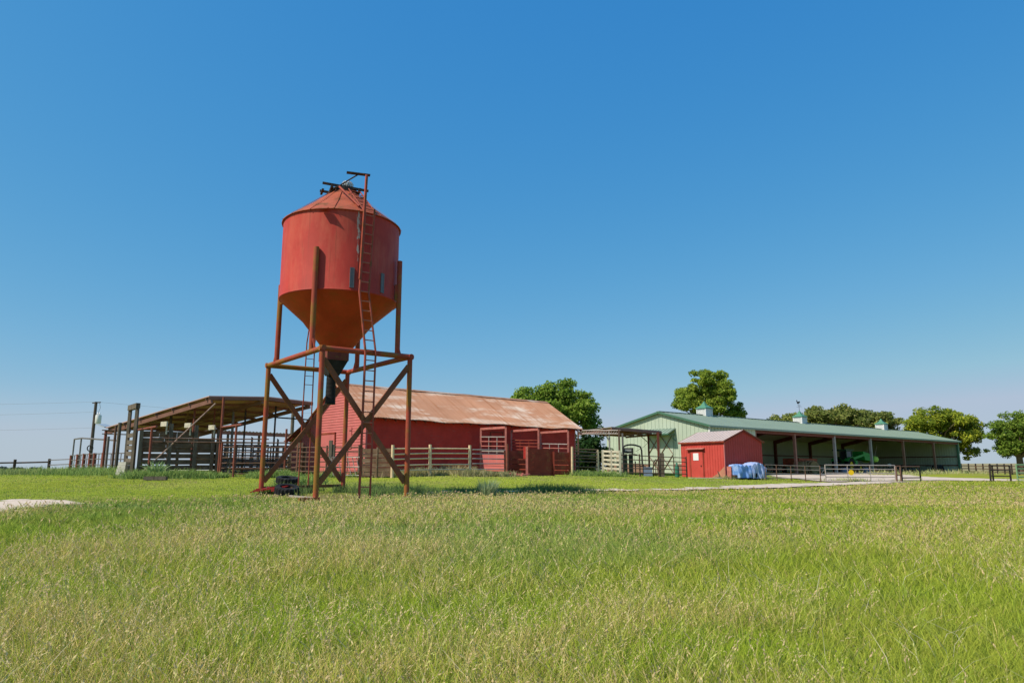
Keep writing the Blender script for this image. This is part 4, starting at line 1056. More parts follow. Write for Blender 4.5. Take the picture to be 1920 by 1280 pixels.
    # sliding doors with cross bracing under an awning
    for y0 in (3.75, 5.15):
        dm = MB().box(-.06, -.03, y0, y0 + 1.37, .1, 3.4).build('door', m_greenwall, t)
        x = -.09; m = MB()
        m.bar((x, y0 + .05, .15), (x, y0 + 1.32, 1.7), .03, .09, (1, 0, 0)); m.bar((x - .004, y0 + .05, 1.7), (x - .004, y0 + 1.32, .15), .03, .09, (1, 0, 0))
        m.bar((x, y0 + .05, 1.8), (x, y0 + 1.32, 3.35), .03, .09, (1, 0, 0)); m.bar((x - .004, y0 + .05, 3.35), (x - .004, y0 + 1.32, 1.8), .03, .09, (1, 0, 0))
        m.build('cross_trim', m_wains, dm)
    aw = MB(); aw.slab([(-1.05, 3.45, 3.5), (-1.05, 6.7, 3.5), (0, 6.7, 3.98), (0, 3.45, 3.98)], .05)
    y = 3.55
    while y < 6.7: aw.bar((-1.05, y, 3.52), (0, y, 4.0), .035, .03); y += .38
    aw = aw.build('awning', m_greenroof, t)
    for y in (3.51, 6.64): MB().bar((-.98, y, 3.42), (-.03, y, 3.42), .05, .05).bar((-.95, y, 3.42), (-.03, y, 2.9), .05, .05).build('awning_bracket', m_greentrim, aw)
    MB().box(-1.06, -1.0, 3.45, 6.7, 3.38, 3.49).build('awning_trim', m_greentrim, aw)
    u = d.normalized(); v = Vector((-u.y, u.x, 0))
    return lambda x, y, z=0.02: A + u * x + v * y + Vector((0, 0, z0 + z)), rz
GB, GRZ = green_barn()

# ------------------------------------------------------------------ machinery stored under the open front
def local_thing(name, label, cat, x, y, rz=0, group=None): return thing(name, label, cat, GB(x, y), GRZ + rz, group)
def wheel(t, x, y, r, w, name='wheel'):
    m = MB(); n = 24; prof = [(r * .6, -w / 2), (r * .94, -w / 2), (r, -w * .3), (r, w * .3), (r * .94, w / 2), (r * .6, w / 2)]
    vs = [(x + q * math.cos(a) , y + h, r + q * math.sin(a)) for q, h in prof for a in [2 * math.pi * i / n for i in range(n)]]
    m.add(vs, [(k * n + i, k * n + (i + 1) % n, ((k + 1) % 6) * n + (i + 1) % n, ((k + 1) % 6) * n + i) for k in range(6) for i in range(n)])
    o = m.build(name, m_tyre, t, True)
    MB().tube((x, y - w * .3, r), (x, y + w * .3, r), r * .6, n=20).build('rim', m_yellow if r > .4 and name == 'wheel' else m_dark, o)
    return o
def tractor():
    t = local_thing('tractor', 'dark green cab tractor with front loader parked in the open barn', 'tractor', 28.4, 3.0, 0)
    for s in (-.75, .75): wheel(t, 0, s, .82, .42)
    for s in (-.68, .68): wheel(t, 2.3, s, .52, .32)
    m = MB(); m.slab([(.6, -.42, 1.55), (2.6, -.36, 1.40), (2.6, .36, 1.40), (.6, .42, 1.55)], .75, (0, 0, -1)); m.build('bonnet', m_tgreen, t)
    MB().box(-.5, 2.5, -.25, .25, .55, .95).build('chassis', m_dark, t)
    c = MB(); 
    for (x, y) in ((-.55, -.7), (-.55, .7), (.75, -.7), (.75, .7)): c.bar((x, y, 1.1), (x * .9, y * .92, 2.42), .08, .08, (0, 1, 0))
    c.slab([(-.75, -.78, 2.62), (.95, -.78, 2.62), (.95, .78, 2.62), (-.75, .78, 2.62)], .17, (0, 0, -1)); c.box(-.6, .8, -.72, .72, 1.0, 1.2)
    co = c.build('cab', M('dark_tractor_green', (.02, .07, .045), .4, .12, 3), t)
    MB().slab([(-.5, -.68, 1.22), (.72, -.68, 1.22), (.66, -.64, 2.42), (-.46, -.64, 2.42)], .02, (0, 1, 0)).slab([(.74, -.6, 1.4), (.74, .6, 1.4), (.68, .58, 2.42), (.68, -.58, 2.42)], .02, (-1, 0, 0)).build('window', m_tglass, co)
    for s in (-.75, .75):
        f = MB(); pts = [(.95 * math.cos(a), s, .82 + .95 * math.sin(a)) for a in [R(20 + 14 * i) for i in range(10)]]
        for p, q in zip(pts, pts[1:]): f.bar(p, q, .5, .05, (0, 0, 1))
        f.build('fender', m_tgreen, t)
    MB().tube((1.9, .1, 1.4), (1.9, .1, 2.3), .04).build('exhaust', m_dark, t)
    MB().slab([(.75, -.5, 2.5), (1.4, -.45, 1.65), (1.4, .3, 1.65), (.75, .35, 2.55)], .04).build('draped_sheet', m_blue, t)
    for s in (-.6, .6):
        a = MB(); a.bar((.7, s, 1.55), (4.4, s, 2.2), .10, .26); a.bar((4.4, s, 2.2), (6.1, s, 1.75), .10, .24); a.build('loader_arm', m_tgreen, t)
    MB().slab([(3.5, -.62, 2.45), (5.9, -.62, 2.1), (6.1, -.62, 1.35), (3.9, -.62, 1.5)], 1.25, (0, 1, 0)).build('loader_guard', m_tgreen, t)
    m = MB()
    for s in (-.5, .5):
        m.lathe((6.45, s, 1.38), [(0, -.15), (.34, -.06), (.46, .18), (.38, .46), (.15, .58), (0, .58)], 14)
    m.build('bale_grip', m_lime, t, True)
    for s in (-.5, .5): MB().tube((6.4, s, 1.7), (7.3, s, 3.1), .035, n=6).build('spear', m_palepipe, t)
tractor()
def trailer():
    t = local_thing('farm_wagon', 'rusty red boxed farm wagon with hay in the open barn', 'wagon', 21.4, 4.4, 0)
    m = MB(); m.box(-2.2, 2.2, -.9, .9, .70, .80); m.build('bed', m_trailer, t)
    for y in (-.92, .86):
        for z in (.95, 1.2, 1.45): MB().box(-1.4, 2.3, y, y + .05, z - .1, z + .1).build('side_board', m_trailer, t)
    MB().box(-1.4, 2.3, -.86, .86, .82, 1.58).build('load', m_trailer, t)
    for x in (-1.4, 1.4):
        for y in (-.8, .8): wheel(t, x, y, .36, .22, 'cart_wheel')
    MB().bar((2.2, 0, .6), (3.4, 0, .5), .1, .1).build('drawbar', m_dark, t)
trailer()
def bale(x, y, r, w, label, rot):
    t = local_thing('hay_bale', label, 'hay bale', x, y, rot, 'round hay bales in the open barn')
    m = MB(); n = 28; vs = []
    for h in (-w / 2, -w / 6, w / 6, w / 2):
        for i in range(n):
            a = 2 * math.pi * i / n; q = r * (1 + rnd.uniform(-.03, .03)) * (.95 if abs(h) > w / 3 else 1); vs.append((q * math.cos(a), h, r + q * math.sin(a)))
    m.add(vs, [(k * n + i, k * n + (i + 1) % n, (k + 1) * n + (i + 1) % n, (k + 1) * n + i) for k in range(3) for i in range(n)] + [tuple(range(n)), tuple(range(4 * n - 1, 3 * n - 1, -1))])
    m.build('roll', m_hay, t)
    tw = MB()
    for h in (-w / 4, w / 4): tw.path([(r * 1.01 * math.cos(2 * math.pi * i / 24), h, r + r * 1.01 * math.sin(2 * math.pi * i / 24)) for i in range(25)], .02, 5)
    tw.build('twine', m_fencewood, t)
bale(19.0, 2.8, .62, 1.2, 'brownish round hay bale, left of two before the red wagon', .4)
bale(20.6, 2.6, .66, 1.2, 'yellower round hay bale, right of two before the red wagon', -.3)
def implement(label, x, y, w, d_, h, mat, rz=0, name='farm_implement', cat='implement', seed=0):
    t = local_thing(name, label, cat, x, y, rz); q = random.Random(seed)
    f = MB(); f.box(-w / 2, w / 2, -d_ / 2, -d_ / 2 + .1, h * .45, h * .55); f.box(-w / 2, w / 2, d_ / 2 - .1, d_ / 2, h * .45, h * .55)
    for k in range(4): f.box(-w / 2 + k * (w - .1) / 3, -w / 2 + .1 + k * (w - .1) / 3, -d_ / 2 + .1, d_ / 2 - .1, h * .46, h * .54)
    f.build('frame', mat, t)
    for k in range(5):
        x_ = -w / 2 + .2 + k * (w - .4) / 4
        m = MB().path([(x_, -d_ / 3, h * .5), (x_ + .05, -d_ / 3 + .2, h * .9), (x_ + .02, 0, h), (x_, d_ / 3, h * .3), (x_, d_ / 3 + .1, .02)], .035, 6); m.build('tine', m_dark, t, True)
    for s in (-1, 1): wheel(t, s * w * .42, 0, h * .32, .16, 'gauge_wheel')
    return t
implement('low dark red disc implement at the left end of the open barn', 13.4, 3.2, 3.6, 1.6, .85, m_trailer, 0, seed=2)
implement('low grey tined implement in front of the tractor loader', 29.0, 2.2, 2.6, 1.3, .8, m_junk, .2, seed=4)
implement('long dusty cultivator along the right end wall', 47.6, 4.2, 4.4, 1.8, .95, m_junk, .1, seed=5)
implement('grey mowing deck between the last two brown columns', 43.2, 3.0, 2.8, 1.5, .9, m_junk, -.1, 'mower', 'mower', 6)
def tank_(label, x, y, r, h, mat, name='drum'):
    t = local_thing(name, label, name.replace('_', ' '), x, y)
    MB().lathe((0, 0, 0), [(0, 0), (r, 0), (r * 1.02, .04), (r, .08), (r, h * .48), (r * 1.02, h * .5), (r, h * .52), (r, h - .04), (r * .9, h), (0, h)], 20).build('body', mat, t, True)
    MB().lathe((r * .4, 0, h), [(0, .04), (.06, .04), (.06, -.01)], 10).build('bung', m_dark, t)
tank_('blue grey drum on the dirt floor left of the tractor wheel', 25.6, 1.6, .42, .62, m_blue)
tank_('blue barrel under the tractor bonnet beside the grey column', 29.6, 1.2, .30, .62, m_blue)
tank_('dull green plastic drum at the left end of the open barn', 9.0, 2.2, .55, .8, m_cyl)
tank_('red feed tub in front of the tractor', 31.6, 1.4, .5, .66, m_trailer, 'feed_tub')
t = local_thing('table_saw', 'low bench with white buckets near the right end wall', 'bench', 40.5, 3.4)
MB().box(-.8, .8, -.35, .35, .78, .84).build('top', m_junk, t)
for sx in (-.72, .72):
    for sy in (-.28, .28): MB().box(sx - .04, sx + .04, sy - .04, sy + .04, 0, .78).build('leg', m_junk, t)
for k, x in enumerate((-.22, .22)):
    p = GB(40.5 + x, 3.4, .86); tag(MB().lathe(p, [(0, 0), (.15, 0), (.18, .3), (.16, .3), (.14, .05), (0, .05)], 16).build('bucket', m_white, loc=p, smooth=True), ['white bucket on the low bench, nearer the tractor', 'white bucket on the low bench, nearer the end wall'][k], 'bucket', 'white buckets on the bench')
for i, (x, y) in enumerate(((50.3, 1.6), (51.4, 1.7), (49.2, 1.5))):
    p = GB(x, y); tyre(['dark tyre leaning in the row by the end wall, middle one', 'dark tyre leaning closest to the green end column', 'dark tyre leaning farthest from the green end column'][i], (p.x, p.y, p.z + .52), .52, .26, (.3, -.9, .15), 'tyres leaning inside the barn end')
p = GB(37.5, .9); implement('squat dark harrow frame just inside the fifth column', 37.0, 1.2, 2.0, 1.0, .7, m_junk, .1, 'harrow', 'harrow', 8)

# ------------------------------------------------------------------ red shed
def red_shed():
    N = G(1361, 47.0); w = 3.78; ln = 3.85; u = Vector((.84, .54, 0)).normalized(); rz = math.atan2(u.y, u.x)
    t = thing('red_shed', 'small red metal shed with a tan roof and a white notice on its door', 'shed', (N.x, N.y, 1.0), rz)
    ze, zr = 2.46, 3.18
    def walls_side(y0, y1, x, s, name, ribs=True, mat=m_shedred):
        m = MB(); m.box(min(x, x + s * .05), max(x, x + s * .05), y0, y1, -.12, ze)
        y = y0 + .12
        while y < y1:
            m.box(min(x, x - s * .022), max(x, x - s * .022), y - .02, y + .02, -.1, ze - .04); y += .23
        return m.build(name, mat, t)
    sw = walls_side(.0, ln, 0, 1, 'side_wall'); walls_side(0, ln, w, -1, 'side_wall')
    for y, s, nm in ((0, 1, 'gable_wall'), (ln, -1, 'gable_wall')):
        m = MB(); m.slab([(.05, y, -.12), (w - .05, y, -.12), (w - .05, y, ze + .02), (w / 2, y, zr - .02), (.05, y, ze + .02)], .05, (0, s, 0))
        x = .2
        while x < w - .1:
            zt = ze + (zr - ze) * (1 - abs(x - w / 2) / (w / 2)) - .05
            m.box(x - .018, x + .018, y - .016 if s > 0 else y, y if s > 0 else y + .016, -.1, zt); x += .23
        m.build(nm, m_shedred, t)
    sl = (zr - ze) / (w / 2); o = .12
    r = MB(); r.slab([(-o, -.1, ze - o * sl + .05), (w / 2, -.1, zr + .05), (w / 2, ln + .1, zr + .05), (-o, ln + .1, ze - o * sl + .05)], .04)
    r.slab([(w + o, -.1, ze - o * sl + .05), (w / 2, -.1, zr + .05), (w / 2, ln + .1, zr + .05), (w + o, ln + .1, ze - o * sl + .05)], .04)
    y = .0
    while y < ln: r.bar((-o, y, ze - o * sl + .06), (w / 2, y, zr + .06), .03, .025); y += .3
    ro = r.build('roof', m_shedroof, t)
    tm = MB()
    for y in (-.11, ln + .11):
        tm.bar((-o - .01, y, ze - o * sl), (w / 2, y, zr), .02, .12); tm.bar((w + o + .01, y, ze - o * sl), (w / 2, y, zr), .02, .12)
    tm.box(-o - .02, -o, -.1, ln + .1, ze - o * sl - .06, ze - o * sl + .04); tm.build('roof_trim', m_redboard, ro)
    MB().box(-.012, .06, -.012, .06, -.1, ze - .05).build('corner_trim', m_barnfade, t)
    dd = MB(); dd.box(-.05, -.024, 1.85, 2.9, -.08, 1.82); do = dd.build('door', m_shedred, t)
    m = MB(); m.box(-.06, -.022, 2.9, 2.99, -.08, 1.83); m.box(-.035, -.022, 1.78, 1.85, -.08, 1.83); m.box(-.06, -.022, 1.78, 2.99, 1.83, 1.92); m.build('door_frame', m_redboard, do)
    MB().slab([(-.22, 1.65, 1.98), (-.22, 3.25, 1.98), (-.02, 3.25, 2.06), (-.02, 1.65, 2.06)], .05).build('door_hood', m_pinkpipe, t)
    MB().box(-.07, -.05, 2.2, 2.68, 1.22, 1.70).build('notice', m_sign, do)
    MB().tube((-.09, 2.0, .85), (-.05, 2.0, .85), .045, n=10).build('handle', m_dark, do)
    MB().add([(-.026, 0.02, -.1), (-.026, 1.55, -.1), (-.026, .7, .30), (-.026, .02, .82), (-.022, 0.02, -.1), (-.022, 1.55, -.1), (-.022, .7, .30), (-.022, .02, .82)], [(0, 1, 2, 3), (7, 6, 5, 4), (0, 4, 5, 1), (1, 5, 6, 2), (2, 6, 7, 3), (3, 7, 4, 0)]).build('faded_patch', m_sheddirt, t)
    return N, u
SN, SU = red_shed()
def tarp():
    # a low trailer alongside the shaded gable under a rumpled tarp
    sv = Vector((-SU.y, SU.x, 0)); base = SN + SU * 1.22 - sv * .75; base.z = gz(base.x, base.y)
    t = thing('tarped_trailer', 'low trailer under a rumpled blue and white tarp against the red shed', 'covered trailer', base, math.atan2(SU.y, SU.x))
    rs = random.Random(4)
    def sheet(x0, x1, y0, y1, h, skirt, ph, z0=0.12):
        m = MB(); nu, nv = 56, 26
        for i in range(nu + 1):
            u = i / nu; x = x0 + (x1 - x0) * u
            hx = h(u)
            for j in range(nv + 1):
                v = j / nv
                if v < .42: f = v / .42; y = y0 - .10 * (1 - f); z = z0 + (hx - z0) * f; fold = math.sin(u * 19 + ph + f * 2) * .6 + math.sin(u * 43 + 2 * ph + 3 * f) * .3 * skirt + math.sin(u * 9 - f * 5) * .7; y += fold * .075 * (1 - f * .7)
                elif v < .58: f = (v - .42) / .16; y = y0 + (y1 - y0) * f; z = hx + .05 * math.sin(u * 23 + f * 5 + ph) + .05 * math.sin(f * math.pi)
                else: f = (v - .58) / .42; y = y1 + .1 * f; z = hx + (z0 - hx) * f; y += math.sin(u * 31 + ph) * .05 * f
                m.v.append((x + .03 * math.sin(z * 9 + u * 20), y, z))
        for i in range(nu):
            for j in range(nv):
                a = i * (nv + 1) + j; m.f.append((a, a + 1, a + nv + 2, a + nv + 1))
        m.f += [tuple(range(nv + 1)), tuple(range(nu * (nv + 1) + nv, nu * (nv + 1) - 1, -1))]
        return m
    sheet(-1.35, -.02, -.42, .42, lambda u: .88 + .02 * math.sin(u * 6), .3, .4).build('tarp', m_tarp, t, True, label='smooth blue half of the tarp')
    sheet(-.12, 1.25, -.47, .44, lambda u: .89 + .16 * math.sin(u * 2.9) - .14 * u ** 4, 1.0, 2.3, .08).build('tarp', M('pale_blue_tarp', (.38, .45, .66), .55, .15, 4, ((.20, .34, .68), 3, .52, .62), ((.05, .08, .17), 4.5, .60, .66, (2.4, 2.4, .5)), bump=.3, bscale=7), t, True, label='rumpled pale half of the tarp')
    MB().box(-1.46, -1.41, .08, .42, .02, .84).build('tailgate', m_pinkpipe, t)
    MB().box(-1.4, 1.2, -.30, .30, .18, .30).build('bed', m_dark, t)
    for x in (-.1, .25):
        m = MB(); m.tube((x, -.5, .22), (x, -.36, .22), .2, n=20); m.build('wheel', m_tyre, t, True)
tarp()
g = G(1349, 46.6)
tag(MB().path([g, g + Vector((.02, 0, .2)), g + Vector((-.05, 0, .38)), g + Vector((-.1, .02, .5))], [.05, .045, .035, .02]).build('standpipe', m_brownpipe, loc=g, smooth=True), 'bent rusty standpipe sticking up before the faded shed corner', 'pipe')
g = G(1320, 45.4); m = MB()
for k in range(3): m.bar(g + Vector((-1.0 + .1 * k, -.2 + .16 * k, .05)), g + Vector((1.15 - .2 * k, .05 + .18 * k, .05)), .10, .04)
tag(m.build('loose_boards', m_palewood, loc=g), 'loose pale boards lying on the grass before the red shed', 'boards')

# ------------------------------------------------------------------ gates and fences of the yard
fence('pipe_fence', 'low thin pipe fence on the grass right of the red shed', 'fence', [G(1436, 46.6), G(1457, 46.5), G(1484, 46.3), G(1511, 46.1), G(1539, 45.9)],
      [.18, .46, .74, .98], 1.0, m_brownpipe, m_greypipe, .03, .021)
gt = gate('farm_gate', 'wide pipe farm gate with pale uprights across the gravel yard', G(1549, 46.0), G(1680, 46.8), .06, 1.06, 5, (.315, .64), .034, m_palepipe)
p = at(1595.5, 885.5, 46.1); ys = MB(); ys.tube(p + Vector((0, -.05, 0)), p + Vector((0, -.02, 0)), .17, n=28); 
tag(ys.build('yellow_disc', m_yellow, loc=p), 'round yellow sign hanging on the wide farm gate', 'sign')
gate('farm_gate', 'short half opened gate leaf between low fence and wide gate', G(1539, 45.9), G(1549, 47.2), .4, .85, 2, (), .03, m_greypipe, True)
m_wp = m_rawwood
fence('brace_posts', 'pair of rusty pipe brace posts joined by rails at the gate end', 'fence', [G(1682, 46.4), G(1690, 46.4)], [.45, 1.0], 1.05, m_brownpipe, m_brownpipe, .05, .035)
fence('rail_fence', 'short brown two rail fence at the right end of the yard gate', 'fence', [G(1692, 46.5), G(1727, 47.6)], [.28, 1.0], 1.02, m_dark, m_brownpipe, .05, .035)
MBx = None
fence('rail_fence', 'dark wooden corral rail by the right edge of the view', 'fence', [G(1858, 47.5), G(1863, 48.6), G(1896, 49.2)], [.42, .80, 1.12], 1.14, m_dark, m_dark, .06, .036, group=None)
gate('farm_gate', 'pale green painted gate at the far right edge', G(1909, 48.0), G(1985, 48.6), .1, 1.15, 5, (.5,), .05, m_greengate)
fence('wire_fence', 'distant weathered post and wire fence right of the green barn', 'fence', [G(1804 + i * 13.5, 93 - i * .8) for i in range(14)], [.35, .7, 1.05], 1.35, m_dark, m_rawwood, .09, .05)
fence('rail_fence', 'far rail fence with dark top rail at the left edge', 'fence', [G(-60, 52), G(25, 52), G(90, 52)], [.72], lambda i: .95, m_dark, m_dark, .10, .055)
fence('pipe_fence', 'three rail pipe fence joining the left pens to the far rail fence', 'fence', [G(90, 51.6), G(131, 50)], [.18, .52, .85], .95, m_dark, m_greypipe, .06, .03, posts=[0])

# ------------------------------------------------------------------ left cattle pens
def cattle_shed():
    nh, fh = at(392, 741.5, 36.15), at(587, 753, 39.34); nl, fl = at(198, 801, 39.57), None
    mid = nh + (fh - nh) * .56 + Vector((0, 0, .14))
    fl = nl + (fh - nh) * .92
    t = thing('cattle_shed', 'open sided cattle shed with a sloping tan tin roof over the pens', 'shed', G(330, 38))
    ml = nl + (fl - nl) * .56 + Vector((0, 0, .06))
    MB(t).slab([nl, nh, mid, ml], .045).slab([ml, mid, fh, fl], .045).build('roof_sheet', m_tinunder, t)
    pu = MB(t); dz = Vector((0, 0, -.13))
    for k in range(7):
        f = .03 + .94 * k / 6
        a, b, c = nl + (nh - nl) * f, ml + (mid - ml) * f, fl + (fh - fl) * f
        pu.bar(a + dz, b + dz, .06, .12); pu.bar(b + dz, c + dz, .06, .12)
    pu.build('purlin', m_brownsteel, t)
    ra = MB(t)
    for f in (.03, .5, .97):
        a, b = nl + (fl - nl) * f, nh + (fh - nh) * f
        if f == .5: a.z += .05; b.z += .12
        ra.bar(a + dz * 2.1, b + dz * 2.1, .10, .20)
    for (f, g_) in ((.08, .5), (.5, .08), (.5, .95)):
        ra.bar(nl + (fl - nl) * f + (nh - nl) * .3 + dz * 2, nl + (fl - nl) * g_ + (nh - nl) * .75 + dz * 2, .05, .05)
    ra.build('rafter', m_brownsteel, t)
    rim = MB(t); rim.bar(nh + dz, mid + dz, .05, .16); rim.bar(mid + dz, fh + dz, .05, .16); rim.build('fascia', m_brownsteel, t)
    def post(px, Y, zt, m_=m_brownpipe, w=.12):
        b = G(px, Y); MB(t).tube(b - Vector((0, 0, .1)), Vector((b.x, b.y, zt)), w / 2, n=10).build('post', m_, t, True)
    def zroof(x, y):
        # plane through nl, nh, fh
        n = (nh - nl).cross(fh - nl); return nl.z - (n.x * (x - nl.x) + n.y * (y - nl.y)) / n.z
    for px, Y, m_, w in ((191, 39.8, m_redpipe, .15), (209, 39.0, m_brownpipe, .13), (216, 38.6, m_greywood, .18), (409, 36.3, m_redpipe, .13), (356, 37.2, m_redpipe, .11), (394, 38.0, m_redpipe, .08),
                         (430, 38.6, m_greypipe, .14), (453, 38.4, m_dark, .10), (510, 38.9, m_dark, .10), (561, 39.0, m_dark, .11), (312, 38.4, m_greywood, .15), (197, 41.0, m_greypipe, .14)):
        b = G(px, Y); post(px, Y, zroof(b.x, b.y) - .12, m_, w)
    a, b = G(508, 38.9), G(578, 39.0)
    MB(t).tube(Vector((a.x, a.y, at(508, 782, 38.9).z)), Vector((b.x, b.y, at(578, 787, 39.0).z)), .04).build('tie_bar', m_dark, t)
    for z_ in (806, 813): MB(t).tube(at(192, z_, 39.8), at(245, z_ + 1.5, 38.6), .03).build('tie_bar', m_dark, t)
    MB(t).bar(at(190, 795, 41), at(205, 801, 39.7), .5, .05).build('gutter_sheet', m_galv, t)
cattle_shed()
def plank_wall():
    p, q = G(255, 34.9), G(405, 36.6); t = thing('plank_wall', 'tall wall of dark weathered horizontal planks at the cattle pens', 'plank wall', p); U = lambda v, z: Vector((v.x, v.y, v.z + z))
    zs = [(.12, .24, 0, 1), (.40, .22, 0, 1), (.66, .20, 0, 1), (.96, .22, 0, 1), (1.22, .17, 0, 1), (1.46, .22, 0, 1), (1.73, .20, 0, .92), (2.02, .30, .02, .68)]
    for z, h, a, b in zs:
        n = 3; 
        for k in range(n):
            f0, f1 = a + (b - a) * k / n, a + (b - a) * (k + 1) / n - .003
            A, B = p + (q - p) * f0, p + (q - p) * f1
            MB(t).bar(U(A, z + rnd.uniform(-.02, .02)), U(B, z + rnd.uniform(-.02, .02)), .04, h).build('plank', m_rawwood, t)
    dn = (q - p).normalized(); nr = Vector((dn.y, -dn.x, 0))
    for f, h in ((.02, 2.2), (.38, 2.55), (.70, 2.5), (.925, 2.45), (.995, 2.3)):
        v = p + (q - p) * f + nr * .10; MB(t).bar(U(v, -.1), U(v, h), .17, .15, nr).build('post', m_greywood, t)
    # pale cap boards on three posts, turned to the sun
    for f, z in ((.285, 2.52), (.585, 2.48), (.895, 2.40)):
        v = p + (q - p) * f + nr * .22; e = Vector((.5, .87, 0))
        MB(t).obox(U(v, z), Vector((.2, -.115, 0)), e * .04, (0, 0, .115)).build('cap_board', m_palewood, t)
        MB(t).bar(U(v, z - .5) + dn * .12, U(v, z) + dn * .12, .07, .05, nr).build('cap_strut', m_palewood, t)
plank_wall()
fence('board_pen', 'inner pen of rough boards seen through gaps in the plank wall', 'fence', [G(262, 38.6), G(330, 39.3), G(410, 40.3)], [.3, .62, .95, 1.3, 1.62], 1.8, m_rawwood, m_rawwood, .08, .10, 'board')
def timber_portal():
    a, b = G(233, 36.9), G(246, 35.2); t = thing('timber_portal', 'tall grey timber sliding gate portal with a capped top at the loading chute', 'gate frame', a); U = lambda v, z: Vector((v.x, v.y, z))
    za, zb = at(242, 768, 36.9).z, at(255, 765, 35.2).z
    MB(t).bar(U(a, a.z - .1), U(a, za), .14, .13, (0, 1, 0)).build('post', m_greywood, t)
    MB(t).bar(U(b, b.z - .1), U(b, zb), .14, .13, (0, 1, 0)).build('post', m_greywood, t)
    d = (b - a).normalized()
    MB(t).bar(U(a - d * .25, za + .1), U(b + d * .12, zb + .12), .20, .26).build('cap', m_greywood, t)
    for z in (.35, .7, 1.05, 1.35, 1.62): MB(t).bar(U(a, a.z + z), U(b, b.z + z), .05, .22).build('board', m_greywood, t)
    MB(t).bar(U(a, a.z + 1.95), U(b, b.z + 2.0), .06, .2).build('board', m_greywood, t)
timber_portal()
g = G(232, 35.6); t = thing('plank_stack', 'block of whitewashed planks at the foot of the timber portal', 'planks', g)
for k in range(4): MB(t).obox(g + Vector((.02 * k, 0, .08 + .165 * k)), (.24 - .01 * k, -.05, 0), (.05, .28, 0), (0, 0, .078)).build('plank', m_whiteplank, t)
def pipe_hoop(label, p0, Y0, p1, Y1, t0, t1, over, mat, r=.055):
    a, b = G(p0, Y0), G(p1, Y1); za, zb = at(p0, t0, Y0).z, at(p1, t1, Y1).z
    t = thing('pipe_hoop', label, 'gate frame', a, 0, 'pipe gate frames at the pens'); U = lambda v, z: Vector((v.x, v.y, z))
    for v, z in ((a, za), (b, zb)): MB(t).tube(U(v, v.z - .1), U(v, z), r, n=12).build('post', mat, t, True)
    e = U(b, zb) + (U(b, zb) - U(a, za)) * over
    MB(t).tube(U(a, za), e, r * 1.05, n=12).build('top_bar', mat, t, True)
pipe_hoop('red pipe gate frame standing beside the timber portal', 249, 36.2, 277, 34.3, 806, 801, .28, m_redpipe)
pipe_hoop('red pipe gate frame at the right end of the plank wall', 409, 36.1, 437, 34.8, 801, 797, .35, m_redpipe)
a, b = at(266, 886, 34.2), at(404, 756, 35.9)
tag(MB().tube(a, b, .036, n=10).build('leaning_pole', M('rusty_pale_pole', (.38, .26, .2), .6, .25, 3, ((.2, .1, .07), 3, .5, .62)), loc=a, smooth=True), 'long pale pipe leaning diagonally across the plank wall to the shed roof', 'pole')
fence('pipe_rail', 'long rusty double rail running before the plank wall to the open pens', 'fence', [G(278, 34.5), G(409, 35.4), G(500, 36.0)], [1.66, 1.82], 1.8, m_brownpipe, m_brownpipe, .04, .03, posts=[])
fence('pipe_fence', 'rusty six rail pipe fence between plank wall and feed bin', 'fence', [G(412, 35.8), G(437, 35.7), G(490, 35.9), G(533, 36.2), G(556, 36.4)], [.12, .38, .64, .90, 1.16, 1.42, 1.64], lambda i: (1.7, 1.7, 1.7, 2.35, 1.66)[i], m_redpipe, m_brownpipe, .055, .03)
g = G(561, 36.3)
tag(MB().bar(g - Vector((0, 0, .1)), g + Vector((.02, 0, 1.66)), .26, .24, (0, 1, 0)).bar(g + Vector((.2, .1, 0)), g + Vector((.22, .1, 1.5)), .12, .14, (0, 1, 0)).build('gate_post', m_rawwood, loc=g), 'thick dark wooden post where pen fence meets barn fence', 'post')
for lb, p0, p1, n, mt, h in (('grey pipe stock gate just behind the pipe fence, left one', (414, 39.0), (468, 40.2), 6, m_greypipe, 1.55), ('grey pipe stock gate just behind the pipe fence, right one', (472, 40.6), (528, 41.6), 6, m_greypipe, 1.5),
                             ('dark stock gate standing ajar deep inside the pens', (440, 44.5), (500, 42.2), 6, m_dark, 1.6), ('pale grey stock gate farthest inside the pens', (420, 47.5), (545, 48.5), 5, m_greypipe, 1.6), ('brown stock gate close to the barn gable', (505, 39.0), (555, 38.2), 6, m_brownpipe, 1.5)):
    gate('stock_gate', lb, G(*p0), G(*p1), .12, h, n, (.2, .5, .8), .04, mt, n == 6 and mt is m_dark, group='stock gates in the pens')
fence('board_pen', 'low pen of broken boards deep under the cattle shed', 'fence', [G(418, 42.5), G(470, 43.2), G(540, 44.2)], [.2, .45, .7], .95, m_rawwood, m_rawwood, .08, .09, 'board')
for k, (px, Y, h) in enumerate(((418, 41.0, 1.5), (468, 41.5, 2.0), (487, 42.0, 1.7), (517, 41.0, 1.9))):
    g = G(px, Y); tag(MB().tube(g - Vector((0, 0, .1)), g + Vector((.02, 0, h)), .055, n=10).tube(g + Vector((0, 0, h)), g + Vector((.02, 0, h + .03)), .06, n=10).build('pen_post', m_greypipe, loc=g, smooth=True), ['short grey pen post behind the red pipe frame', 'tall thin grey pen post near the middle of the pens', 'medium grey pen post left of the feed bin leg', 'grey pen post right of the feed bin leg'][k], 'post', 'free standing pen posts')
